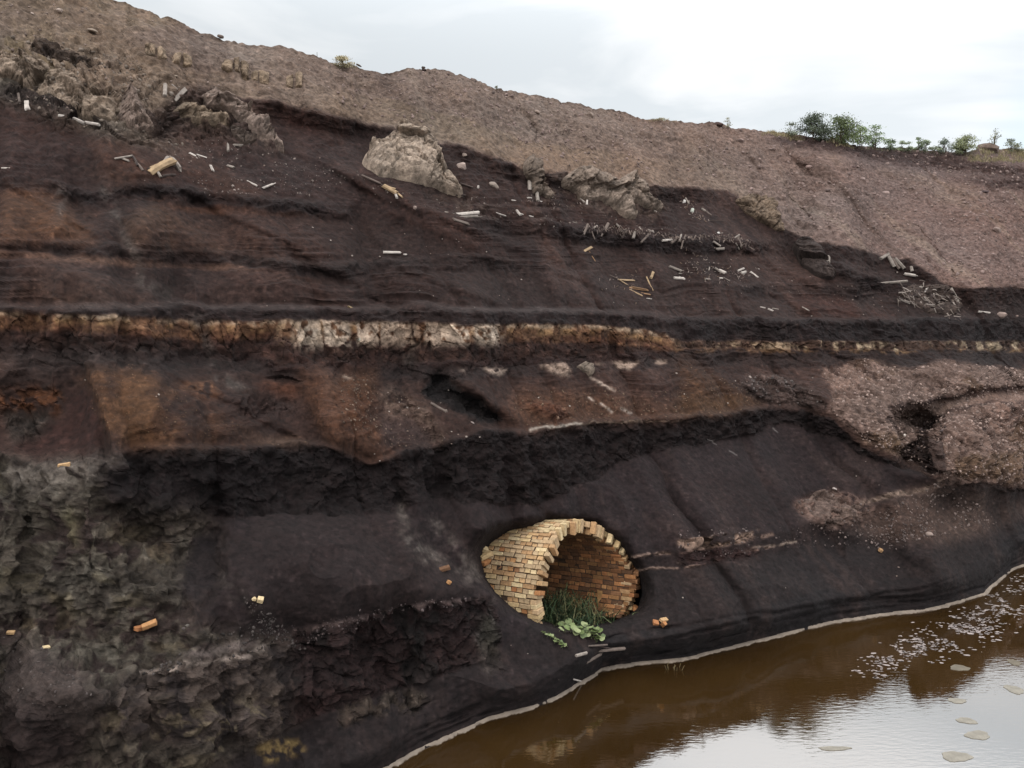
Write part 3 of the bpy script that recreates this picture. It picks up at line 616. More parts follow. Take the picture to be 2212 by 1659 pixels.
# ------------------------------------------------------------------ generic builders
def mesh_from(name, vs_, fs, cols=None, smooth=False, uvattr='tint'):
    me = bpy.data.meshes.new(name); me.from_pydata([tuple(map(float, v)) for v in vs_], [], fs); me.update()
    if smooth: me.polygons.foreach_set('use_smooth', [True] * len(me.polygons))
    if cols is not None:
        a = me.attributes.new(uvattr, 'FLOAT_COLOR', 'POINT')
        cc = np.ones((len(vs_), 4)); cc[:, :3] = cols; a.data.foreach_set('color', cc.astype(np.float32).ravel())
    return me
class MB:
    def __init__(s): s.v = []; s.f = []; s.c = []
    def add(s, v, f, c=(1, 1, 1)):
        o = len(s.v); s.v += [tuple(map(float, q)) for q in v]; s.f += [tuple(o + i for i in q) for q in f]; s.c += [tuple(c)] * len(v)
    def mesh(s, name, smooth=False): return mesh_from(name, s.v, s.f, np.array(s.c) if s.c else None, smooth)
def tinted(name, rough_=.9, noise=12, contrast=.35, bump=.3, objrand=.25, bdist=.01, trans=0):
    m, t, bs = new_mat(name); n = t.nodes.new; k = t.links.new
    at = n('ShaderNodeAttribute'); at.attribute_name = 'tint'
    tc = n('ShaderNodeTexCoord'); a = n('ShaderNodeTexNoise'); a.inputs['Scale'].default_value = noise; a.inputs['Detail'].default_value = 6; a.inputs['Roughness'].default_value = .65
    k(tc.outputs['Object'], a.inputs['Vector'])
    mr = n('ShaderNodeMapRange'); k(a.outputs['Fac'], mr.inputs[0])
    for i, v in zip(range(1, 5), (.3, .7, 1 - contrast, 1 + contrast)): mr.inputs[i].default_value = v
    oi = n('ShaderNodeObjectInfo'); m2 = n('ShaderNodeMath'); m2.operation = 'MULTIPLY_ADD'; k(oi.outputs['Random'], m2.inputs[0]); m2.inputs[1].default_value = objrand; m2.inputs[2].default_value = 1 - objrand / 2
    m3 = n('ShaderNodeMath'); m3.operation = 'MULTIPLY'; k(mr.outputs[0], m3.inputs[0]); k(m2.outputs[0], m3.inputs[1])
    v = n('ShaderNodeVectorMath'); v.operation = 'SCALE'; k(at.outputs['Color'], v.inputs[0]); k(m3.outputs[0], v.inputs['Scale'])
    k(v.outputs[0], bs.inputs['Base Color']); bs.inputs['Roughness'].default_value = rough_; bs.inputs['Specular IOR Level'].default_value = .25
    if bump:
        bp = n('ShaderNodeBump'); bp.inputs['Strength'].default_value = bump; bp.inputs['Distance'].default_value = bdist; k(a.outputs['Fac'], bp.inputs['Height']); k(bp.outputs[0], bs.inputs['Normal'])
    return m
M_BRICK = tinted('brick_clay', .9, 22, .32, .6, .22, .01)
M_WOOD = tinted('weathered_wood', .9, 9, .35, .5, .25, .02)
M_ROCK = tinted('loose_rock', .95, 6, .3, .7, .3, .04)
M_LEAF = tinted('leaves', .7, 3, .2, 0, .0)
M_FOAM = tinted('dried_foam', .8, 7, .22, .4, .0, .01)

# ------------------------------------------------------------------ water
def water_mat():
    m, t, bs = new_mat('murky_water'); n = t.nodes.new; k = t.links.new
    tc = n('ShaderNodeTexCoord')
    a = n('ShaderNodeTexNoise'); a.inputs['Scale'].default_value = .35; a.inputs['Detail'].default_value = 5; k(tc.outputs['Object'], a.inputs['Vector'])
    cr = n('ShaderNodeValToRGB'); k(a.outputs['Fac'], cr.inputs[0])
    cr.color_ramp.elements[0].position = .35; cr.color_ramp.elements[0].color = (.022, .011, .003, 1)
    cr.color_ramp.elements[1].position = .7; cr.color_ramp.elements[1].color = (.036, .019, .006, 1)
    k(cr.outputs[0], bs.inputs['Base Color']); bs.inputs['Roughness'].default_value = .02; bs.inputs['IOR'].default_value = 2.7
    mp = n('ShaderNodeMapping'); mp.inputs['Rotation'].default_value = (0, 0, R(-20)); mp.inputs['Scale'].default_value = (3.0, 11, 1); k(tc.outputs['Object'], mp.inputs[0])
    b_ = n('ShaderNodeTexNoise'); b_.inputs['Scale'].default_value = 1.6; b_.inputs['Detail'].default_value = 3; k(mp.outputs[0], b_.inputs['Vector'])
    msk = n('ShaderNodeTexNoise'); msk.inputs['Scale'].default_value = .22; msk.inputs['Detail'].default_value = 3; k(tc.outputs['Object'], msk.inputs['Vector'])
    mr = n('ShaderNodeMapRange'); k(msk.outputs['Fac'], mr.inputs[0])
    for i, v in zip(range(1, 5), (.4, .62, .01, .07)): mr.inputs[i].default_value = v
    bp = n('ShaderNodeBump'); bp.inputs['Distance'].default_value = .03; k(mr.outputs[0], bp.inputs['Strength']); k(b_.outputs['Fac'], bp.inputs['Height']); k(bp.outputs[0], bs.inputs['Normal'])
    return m
me = mesh_from('water', [(-70, -60, 0), (110, -60, 0), (110, 60, 0), (-70, 60, 0)], [(0, 1, 2, 3)])
obj('water', me, water_mat(), kind='structure', label='still brown pond water mirroring the pale sky')
# dried foam rim along the water's edge
us = np.arange(560, 2560, 3.0); top = []; bot = []
for i, u in enumerate(us):
    p = on_plane(u, SHORE(u)); 
    wd = .042 + .028 * vn(np.array(i * .13), np.array(.5), s=5) + .028 * vn(np.array(i * .7), np.array(.5), s=6) + .014 * vn(np.array(i * 1.7), np.array(.5), s=16)
    nrm = np.array([.46, -.89, 0]); off = .03 * vn(np.array(i * .21), np.array(2.5), s=7) + .012 * vn(np.array(i * .9), np.array(2.5), s=8)
    top.append(p + nrm * (off - wd) + [0, 0, .03]); bot.append((p + nrm * (off + wd * .8), p + nrm * off))
v = []; f = []; cc = []
for i in range(len(us)):
    t_, (b_, md) = top[i], bot[i]
    v += [t_ + [0, 0, .005], md + [0, 0, .032], b_ + [0, 0, .006], b_ + [0, 0, -.05]]
    g = 1 + .18 * float(vn(np.array(i * .35), np.array(9.), s=3)); cc += [lin((116, 104, 93)) * g] * 4
    if i: 
        a0 = 4 * (i - 1); b0 = 4 * i
        f += [(a0 + q, a0 + q + 1, b0 + q + 1, b0 + q) for q in range(3)]
obj('foam_rim', mesh_from('foam_rim', v, f, np.array(cc), True), M_FOAM, kind='stuff', label='pale dried foam line along the edge of the brown pond', category='foam')
# flakes of scum drifting
fl = MB()
def disc(mb, c, rx_, ry_, ang, z_, col, n=8, jag=.25):
    pts_ = []
    for k in range(n):
        a = 2 * math.pi * k / n; q = 1 + jag * (random.random() - .5) * 2
        x = math.cos(a) * rx_ * q; y = math.sin(a) * ry_ * q
        pts_.append((c[0] + x * math.cos(ang) - y * math.sin(ang), c[1] + x * math.sin(ang) + y * math.cos(ang), z_))
    mb.add(pts_, [tuple(range(n))], col)
core = [(1180,1100),(1350,1030),(1500,950),(1650,930),(1800,860),(1950,800),(2100,700),(2212,600)]
cnt = 0
while cnt < 750:
    s_ = random.random(); k = s_ * (len(core) - 1); i = int(k); fr_ = k - i
    x = core[i][0] * (1 - fr_) + core[i + 1][0] * fr_; y = core[i][1] * (1 - fr_) + core[i + 1][1] * fr_
    y += random.gauss(-45, 42 + 40 * s_) - abs(random.gauss(0, 30)) ; x += random.gauss(0, 50)
    if random.random() > .35 + .65 * s_: continue
    if float(vn(np.array(x / 70), np.array(y / 30), s=77)) < -.25: continue
    u, vv = T(9, x, y)
    if vv < SHORE(u) + 12: continue
    p = on_plane(u, vv); w_ = abs(random.gauss(.014, .016)) + .010
    disc(fl, p, w_ * 1.1, w_ * .55, random.gauss(.0, .3), .006, lin((150, 138, 134)) * random.uniform(.5, 1.0), 6); cnt += 1
obj('floating_scum', fl.mesh('floating_scum'), M_FOAM, kind='stuff', label='small pale flakes of scum floating along the middle of the pond', category='scum')
lab9 = ['pale oval scum patch floating beside the drifting flakes', 'small oval scum patch near the right edge, under the drifting flakes', 'flat thin scum patch on the bright water left of the round one', 'rounded grey scum patch near the right edge of the bright water',
        'tilted grey scum patch in the middle of the bright reflection', 'broad tan scum patch low on the right side of the pond', 'long thin tan scum patch farthest left in the bright reflection', 'wide faint ring of scum nearest the bottom right corner']
for (x, y, a, b_, an), lb in zip(((1800,1020,60,16,.1),(2150,985,36,17,0),(1785,1230,56,14,-.1),(2150,1158,50,24,-.3),(1845,1358,60,17,-.5),(1915,1450,78,24,.4),(1000,1535,100,12,.2),(1780,1587,95,28,.3)), lab9):
    u, vv = T(9, x, y); p = on_plane(u, vv); sc_ = np.linalg.norm(on_plane(u + 1, vv) - p) * .3378
    sy = np.linalg.norm(on_plane(u, vv + 1) - p) * .3378
    mb = MB(); n = 26; top_ = []; 
    for k in range(n):
        q = 2 * math.pi * k / n; g = 1 + .10 * math.sin(3 * q + x) + .06 * math.sin(7 * q + y) + random.uniform(-.03, .03)
        X = math.cos(q) * a * sc_ * g; Y = math.sin(q) * b_ * sy * g; top_.append((X + Y * an * .3, Y + X * an * .15))
    vv_ = [(X, Y, .004) for X, Y in top_] + [(X * 1.02, Y * 1.02, -.004) for X, Y in top_]
    ff = [tuple(range(n))] + [(k, n + k, n + (k + 1) % n, (k + 1) % n) for k in range(n)]
    mb.add(vv_, ff, lin((96, 88, 76)) if y < 1100 else lin((124, 118, 108)))
    o = obj('scum_patch', mb.mesh('scum_patch'), M_FOAM, label=lb, category='scum patch', group='oval scum patches floating on the pond'); o.location = (p[0], p[1], .004)

# ------------------------------------------------------------------ brick culvert
cz0 = 1.02
Cc = on_plane(*T('Z', 1200, 850), zz=cz0)
TH = R(60); TU = R(5); A_ = np.array([math.sin(TH) * math.cos(TU), -math.cos(TH) * math.cos(TU), math.sin(TU)]); S_ = np.array([math.cos(TH), math.sin(TH), 0]); Z_ = np.cross(S_, A_) * -1
if Z_[2] < 0: Z_ = -Z_
RO, RI = 1.33, 1.09
def cyl(R_, phi, t_): return Cc + R_ * (math.cos(phi) * S_ + math.sin(phi) * Z_) + t_ * A_
def tend(ph):       # how far each part of the broken mouth reaches
    dg = math.degrees(ph)
    return float(np.interp(dg, [-60, -30, -10, 0, 20, 45, 65, 80, 90, 105, 120, 140, 160, 180, 200, 215, 235], [.62, .82, .96, .92, .72, .46, .24, .10, .04, .02, .02, .0, .02, .0, -.10, -.26, -.45]))
def brick_mesh(L_, W_, H_, seed, col):
    rr = random.Random(seed); b = .006; v = []
    cn = [(sx, sy, sz) for sx in (-1, 1) for sy in (-1, 1) for sz in (-1, 1)]
    v = []; idx = {}
    for ci, (sx, sy, sz) in enumerate(cn):
        j = [rr.uniform(-.006, .006) for _ in range(3)]
        x, y, z_ = sx * L_ / 2 + j[0], sy * W_ / 2 + j[1], sz * H_ / 2 + j[2] * .6
        for ax, q in enumerate(((x, y - sy * b, z_ - sz * b), (x - sx * b, y, z_ - sz * b), (x - sx * b, y - sy * b, z_))):
            idx[(ci, ax)] = len(v); v.append(q)
    f = []
    def ci(sx, sy, sz): return cn.index((sx, sy, sz))
    for s in (-1, 1):
        f.append([idx[(ci(s, a, b2), 0)] for a, b2 in ((-1, -1), (1, -1), (1, 1), (-1, 1))][::s])
        f.append([idx[(ci(a, s, b2), 1)] for a, b2 in ((-1, -1), (1, -1), (1, 1), (-1, 1))][::-s])
        f.append([idx[(ci(a, b2, s), 2)] for a, b2 in ((-1, -1), (1, -1), (1, 1), (-1, 1))][::s])
    for a in (-1, 1):
        for b2 in (-1, 1):
            f.append([idx[(ci(a, b2, -1), 0)], idx[(ci(a, b2, 1), 0)], idx[(ci(a, b2, 1), 1)], idx[(ci(a, b2, -1), 1)]])
            f.append([idx[(ci(a, -1, b2), 0)], idx[(ci(a, 1, b2), 0)], idx[(ci(a, 1, b2), 2)], idx[(ci(a, -1, b2), 2)]])
            f.append([idx[(ci(-1, a, b2), 1)], idx[(ci(1, a, b2), 1)], idx[(ci(1, a, b2), 2)], idx[(ci(-1, a, b2), 2)]])
    for c in range(8): f.append([idx[(c, 0)], idx[(c, 1)], idx[(c, 2)]])
    g = 1 + np.array([rr.uniform(-.05, .05) for _ in v])[:, None]
    me = mesh_from('brick', v, [tuple(q) for q in f], np.array([col] * len(v)) * g)
    return me
BUFF = [(176, 150, 112), (164, 132, 96), (184, 162, 126), (156, 122, 88), (170, 142, 110), (162, 138, 108)]
RED = [(158, 110, 72), (146, 98, 64), (164, 120, 80), (134, 96, 68)]
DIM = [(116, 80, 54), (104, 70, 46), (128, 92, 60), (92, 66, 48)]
BL = {}
def bm_(kind, dims, k):
    key = (kind, dims, k)
    if key not in BL:
        col = lin({'b': BUFF, 'r': RED, 'd': DIM}[kind][k])
        BL[key] = brick_mesh(*dims, hash(str(key)) % 9999 if False else sum(map(ord, str(key))), col)
    return BL[key]
culv = bpy.data.objects.new('brick_culvert', None); C.objects.link(culv); culv.location = Cc
culv['label'] = 'broken round brick culvert of buff and orange bricks jutting from the dark bank'; culv['category'] = 'culvert'
bricks = []      # (score, mesh, matrix)
def add_brick(Rm, ph, t_, dims, kind, score, jit=1.0):
    ctr = cyl(Rm, ph, t_) + rng.normal(0, .004 * jit, 3)
    radial = math.cos(ph) * S_ + math.sin(ph) * Z_; tang = -math.sin(ph) * S_ + math.cos(ph) * Z_
    M = Matrix(((A_[0], radial[0], tang[0]), (A_[1], radial[1], tang[1]), (A_[2], radial[2], tang[2]))).to_4x4()
    M = Matrix.Translation(Vector(ctr) - Vector(Cc)) @ M @ Matrix.Rotation(rng.normal(0, .02 * jit), 4, 'Z') @ Matrix.Rotation(rng.normal(0, .012 * jit), 4, 'X')
    k = int(rng.integers(0, {'b': 6, 'r': 4, 'd': 4}[kind]))
    bricks.append((score, bm_(kind, dims, k), M))
dph = .0885 / RO
nc = int((R(226) + R(42)) / dph)
for c in range(nc):
    ph = -R(42) + (c + .5) * dph; dg = math.degrees(ph)
    te = tend(ph) + rng.normal(0, .045) + (.045 if c % 2 else -.03)
    H = .078
    stretch = (c % 2 == 0)
    Lb = .225 if stretch else .108
    tb = -1.12 if dg > 65 else te - .5
    tb += rng.normal(0, .05) + .15 * math.sin(dg / 7)
    t_ = te; first = True
    lowred = sm(185, 215, dg) if dg > 90 else sm(30, -20, dg)
    while t_ > tb:
        full = first and (not stretch or rng.random() < .5 or (10 < dg < 140 and rng.random() < .85))
        Wd = .238 if full else .115
        LL_ = Lb
        if first and rng.random() < .2: LL_ = .115
        kind = 'b'
        if full and 10 < dg < 140: LL_ = .108 if rng.random() < .55 else LL_
        pr = .07 + .7 * float(lowred) + (.15 if t_ < -1.2 else 0)
        if rng.random() < pr: kind = 'r'
        if not (rng.random() < .012 and not first):
            Rm = RO - Wd / 2 + rng.normal(0, .006)
            sc_ = (0 if dg > 82 and dg < 214 and t_ > -1.5 else 1.5) + (0 if first else .4) - .001 * dg - t_ * .3
            add_brick(Rm, ph, t_ - LL_ / 2, (LL_, Wd, H), kind, sc_, 1.8 if first else 1)
            if first and not full:
                add_brick(RO - .12 - .06, ph + rng.normal(0, .006), te - rng.uniform(.02, .12) - LL_ / 2, (LL_, .115, H * .93), 'b' if rng.random() < .6 else 'r', sc_ + .1, 2.2)
        t_ -= LL_ + .011; first = False
# inner ring
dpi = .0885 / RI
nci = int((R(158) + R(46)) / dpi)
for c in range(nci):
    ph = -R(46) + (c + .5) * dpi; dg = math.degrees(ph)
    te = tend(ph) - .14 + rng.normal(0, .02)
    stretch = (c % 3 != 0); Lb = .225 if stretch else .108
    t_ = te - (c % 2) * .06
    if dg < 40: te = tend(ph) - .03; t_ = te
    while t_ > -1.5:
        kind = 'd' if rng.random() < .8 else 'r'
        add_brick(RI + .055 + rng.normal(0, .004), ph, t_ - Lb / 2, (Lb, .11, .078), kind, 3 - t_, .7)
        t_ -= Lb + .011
bricks.sort(key=lambda q: q[0])
rest = MB()
for i, (s_, me, M) in enumerate(bricks):
    if i < 300:
        o = bpy.data.objects.new('brick', me); C.objects.link(o); o.parent = culv; o.matrix_local = M
        if not me.materials: me.materials.append(M_BRICK)
    else:
        col = np.empty(len(me.vertices) * 4, np.float32); me.attributes['tint'].data.foreach_get('color', col); col = col.reshape(-1, 4)[:, :3] * rng.uniform(.86, 1.14)
        o_ = len(rest.v); rest.v += [tuple(M @ v.co) for v in me.vertices]; rest.f += [tuple(o_ + k for k in p.vertices) for p in me.polygons]; rest.c += [tuple(c_) for c_ in col]
o = obj('brickwork', rest.mesh('brickwork'), M_BRICK, culv, kind='stuff')
# mortar core between the two skins
M_MORT = tinted('dirty_mortar', .95, 14, .3, .5, 0, .01)
v = []; f = []; na = 60; ts = [-1.55, -1.3, -1.0, -.7, 0]
for k in range(na + 1):
    ph = -R(46) + (R(228) + R(46)) * k / na
    for jn, tt in enumerate(ts):
        te = tend(ph) - .17
        tq = min(tt, te - .1 * (4 - jn)) if jn < 4 else te
        v.append(cyl(RO - .016, ph, tq) - Cc); v.append(cyl(RI + .012, ph, tq) - Cc)
n2 = 2 * len(ts)
for k in range(na):
    a = k * n2; b_ = (k + 1) * n2
    for jn in range(len(ts) - 1):
        f.append((a + 2 * jn, b_ + 2 * jn, b_ + 2 * jn + 2, a + 2 * jn + 2)); f.append((a + 2 * jn + 1, a + 2 * jn + 3, b_ + 2 * jn + 3, b_ + 2 * jn + 1))
    e = n2 - 2; f.append((a + e, b_ + e, b_ + e + 1, a + e + 1))
obj('mortar', mesh_from('mortar', v, f, np.array([lin((66, 52, 42))] * len(v)), False), M_MORT, culv)
# soil floor running into the culvert
v = []; f = []; al_ = []; nx, ny = 46, 60
for j in range(ny):
    for i in range(nx):
        s_ = -1.6 + 3.2 * i / (nx - 1); t_ = 1.25 - 3.4 * j / (ny - 1)
        zz = cz0 - 1.0 + .10 + .06 * abs(s_) ** 2 + .10 * max(0, -t_) ** .5 + .10 * float(fbm(np.array(s_ * 1.6), np.array(t_ * 1.6), o=4, s=5)) - 1.2 * max(0, t_ - .7) - .8 * max(0, abs(s_) - 1.2)
        q = Cc + S_ * s_ + A_ * t_; v.append((q[0], q[1], zz)); al_.append(lin((52, 44, 40)) * (1 + .3 * float(fbm(np.array(s_ * 3), np.array(t_ * 3), o=3, s=8))))
for j in range(ny - 1):
    for i in range(nx - 1): a = j * nx + i; f.append((a, a + 1, a + nx + 1, a + nx))
me = mesh_from('culvert_floor', v, f, soil(np.array(al_)), True, 'albedo')
a = me.attributes.new('grit', 'FLOAT', 'POINT'); a.data.foreach_set('value', np.full(len(v), .08, np.float32))
obj('ground', me, M_GROUND, kind='structure', label='dark soil floor running into the brick culvert')
def floor_z(s_, t_): return cz0 - 1.0 + .10 + .06 * abs(s_) ** 2 + .10 * max(0, -t_) ** .5
# loose bricks about the culvert
def loose_brick(u, v_, dist_off, rot, lb, kind='b', dims=(.24, .115, .076), k=0, dd=None, group=None, s=1):
    if dd is None: dd = dist(u, v_) - dist_off
    p = at_depth(u, v_, dd); me = bm_(kind, dims, k)
    if not me.materials: me.materials.append(M_BRICK)
    o = bpy.data.objects.new('loose_brick', me); C.objects.link(o); o.location = p; o.rotation_euler = [R(a) for a in rot]; o.scale = (s, s, s)
    o['label'] = lb; o['category'] = 'brick'
    if group: o['group'] = group
    return o
LBG = 'loose bricks about the broken culvert'
cd = lambda ph, t_: np.linalg.norm(cyl(RO, R(ph), t_) - CAMP)
loose_brick(*T('Z', 195, 435), 0, (5, -10, 40), 'loose buff brick jutting from the back left corner of the culvert, upper of two', dd=cd(165, -1.02), group=LBG, s=1.15)
loose_brick(*T('Z', 205, 515), 0, (10, 0, 55), 'loose orange brick tucked under the jutting buff brick at the back left of the culvert', 'r', dd=cd(170, -1.02), group=LBG)
loose_brick(*T('Z', 350, 560), 0, (20, 60, 40), 'loose buff brick standing on its end against the left flank of the culvert, upper one', dd=cd(178, -1.02), k=2, group=LBG)
loose_brick(*T('Z', 290, 620), 0, (25, 65, 30), 'loose buff brick lying aslant just below the tilted brick on the culvert flank', dd=cd(182, -1.02), k=4, group=LBG)
loose_brick(*T('Z', 215, 745), 0, (70, 80, 10), 'tall loose brick standing on end in the soil at the left foot of the culvert', dd=cd(190, -1.02), k=0, group=LBG, s=1.2)
loose_brick(*T('Z', 300, 710), 0, (40, 30, 70), 'brown loose brick wedged between two tilted bricks at the left foot of the culvert', 'r', dd=cd(187, -1.02), k=1, group=LBG)
loose_brick(*T('Z', 190, 365), 0, (30, 30, 20), 'small rounded lump of brick perched above the back left corner of the culvert', dims=(.115, .1, .09), dd=cd(155, -1.02), k=2, group=LBG)
loose_brick(*T('Z', 255, 840), 0, (20, 50, 20), 'small brick chip lying on the soil at the left foot of the culvert', dims=(.07, .06, .05), dd=cd(197, -1.02), k=2, group=LBG)
loose_brick(*T('Z', 1065, 1360), 0, (10, 10, 50), 'small pinkish brick bit lying on dark soil in front of the culvert mouth', 'r', dims=(.09, .07, .06), dd=np.linalg.norm(on_plane(*T('Z',1065,1360),zz=.25)-CAMP), k=2, group=LBG)
loose_brick(*T('Z', 2010, 1100), 0, (30, -20, 100), 'loose orange brick sticking out at the lower right end of the culvert wall', 'r', dd=cd(-8, .75) - .05, k=0, group=LBG)
WG = 'stray bricks scattered over the dark slopes'
loose_brick(*T(7, 955, 742), .07, (10, -15, 25), 'orange brick lying on the ledge at the lower left, the larger of two together', 'r', k=2, s=.72, group=WG)
loose_brick(*T(7, 905, 762), .05, (0, 10, 60), 'darker brick half buried beside the orange brick on the lower left ledge', 'r', k=1, group=WG, s=.7)
loose_brick(*T(7, 1665, 583), .08, (30, 20, 20), 'pale buff brick lump lying alone on the smooth black slope left of the culvert', dims=(.14, .12, .12), k=2, s=.55, group=WG)
loose_brick(*T(7, 1625, 578), .03, (30, 20, 60), 'tiny pale chip just left of the pale brick lump on the black slope', dims=(.05, .05, .04), k=2, group=WG)
loose_brick(*T(4, 410, 1378), .06, (5, -5, 15), 'ochre brick lying on the rim of the black ledge at the far left', 'b', dims=(.24, .09, .09), k=1, s=.6, group=WG)
loose_brick(*T(8, 2082, 712), .06, (20, 10, 40), 'buff brick lying by the water right of the culvert, upper of a pair', 'b', k=1, group=WG, s=.7)
loose_brick(*T(8, 2082, 740), .08, (60, 40, 100), 'orange-buff brick lying by the water right of the culvert, lower of a pair', 'r', k=0, group=WG, s=.7)
loose_brick(*T(8, 2030, 730), .03, (20, 10, 0), 'small brown brick half left of the pair of bricks by the water', 'r', dims=(.1, .1, .06), k=1, group=WG)
loose_brick(*T(8, 708, 472), .05, (10, 30, 40), 'small orange brick piece on the slope left of the culvert', 'r', dims=(.1, .1, .1), k=2, group=WG, s=.55)
loose_brick(*T(8, 678, 385), .05, (5, -10, 20), 'dusty brown brick half sunk in the gully left of the culvert', 'd', k=3, group=WG, s=.75)
loose_brick(*T(7, 68, 792), .05, (10, 10, 20), 'small orange chip near the left edge of the picture, low down', 'b', dims=(.12, .07, .05), k=1, group=WG, s=.7)
loose_brick(*T(7, 295, 893), .05, (20, 10, 50), 'pale yellow chip on the ridge at the lower left', 'b', dims=(.11, .08, .08), k=2, group=WG, s=.7)
loose_brick(*T(6, 1295, 1553), .06, (20, 20, 10), 'small pale orange lump on the black slope above the right shore', 'b', dims=(.14, .12, .12), k=3, group=WG, s=.55)

# ------------------------------------------------------------------ wood, logs and posts
def prism(p0, p1, r0_, r1_, n=7, flat=1.0, jit=.12, bend=0, up_=(0, 0, 1)):
    p0 = np.array(p0, float); p1 = np.array(p1, float); ax = p1 - p0; Ln = np.linalg.norm(ax) + 1e-6; ax /= Ln
    s_ = np.cross(ax, up_); 
    if np.linalg.norm(s_) < 1e-3: s_ = np.cross(ax, (1, 0, 0))
    s_ /= np.linalg.norm(s_); q = np.cross(s_, ax); ns = 5; v = []
    ph0 = random.random() * 6; j = [1 + random.uniform(-jit, jit) for _ in range(n)]
    for k in range(ns):
        t_ = k / (ns - 1); c = p0 + ax * Ln * t_ + q * bend * Ln * math.sin(math.pi * t_); rr_ = r0_ * (1 - t_) + r1_ * t_
        for m_ in range(n):
            a = ph0 + 2 * math.pi * m_ / n if flat == 1 else math.pi / 4 + 2 * math.pi * m_ / n
            e = ax * (random.uniform(-.5, .5) * rr_ if k in (0, ns - 1) else 0)
            v.append(c + (s_ * math.cos(a) + q * math.sin(a) * flat) * rr_ * j[m_] * random.uniform(1 - jit * .4, 1 + jit * .4) + e)
    f = [(k * n + m_, k * n + (m_ + 1) % n, (k + 1) * n + (m_ + 1) % n, (k + 1) * n + m_) for k in range(ns - 1) for m_ in range(n)]
    f += [tuple(range(n))[::-1], tuple(range((ns - 1) * n, ns * n))]
    return v, f
WC = {'w': (162, 152, 144), 'g': (126, 116, 108), 'y': (154, 130, 102), 'd': (62, 52, 48), 'm': (98, 86, 79), 'o': (130, 100, 74)}
def stick(name, tile, x0, y0, x1, y1, wpx, col, lb, cat, group=None, flat=1.0, bend=0.0, lift=.5, taper=1.0, n=7):
    s_ = TS(tile); (u0, v0), (u1, v1) = T(tile, x0, y0), T(tile, x1, y1)
    um, vm = (u0 + u1) / 2, (v0 + v1) / 2
    dm = dist(um, vm); px = dm / FD; rad = wpx * 1.25 * s_ * px / 2
    d0 = float(np.clip(dist(u0, v0), dm - 25 * px * s_ - .1, dm + 25 * px * s_ + .1)); d1 = float(np.clip(dist(u1, v1), dm - 25 * px * s_ - .1, dm + 25 * px * s_ + .1))
    off = rad * lift + .02
    p0 = at_depth(u0, v0, d0 - off); p1 = at_depth(u1, v1, d1 - off)
    nsf = surf(um, vm, Nn)
    c = (p0 + p1) / 2
    v, f = prism(p0 - c, p1 - c, rad, rad * taper, 4 if flat < 1 else n, flat, .14, bend, nsf)
    mb = MB(); col_ = lin(WC[col]) * random.uniform(.82, 1.12); v2_, f2_ = prism(p0 - c + (p1 - p0) * random.uniform(.0, .3) + rng.normal(0, rad * .3, 3), p1 - c + (p1 - p0) * random.uniform(-.15, .12) + rng.normal(0, rad * .5, 3), rad * .6, rad * .35, 4, .6, .25, bend, nsf)
    mb.add(v, f, col_); mb.add(v2_, f2_, col_ * random.uniform(.6, .95)); me = mb.mesh(name)
    o = obj(name, me, M_WOOD); o.location = c; o['label'] = lb; o['category'] = cat
    if group: o['group'] = group
    return o
G1 = 'weathered timber pieces on the upper slopes'
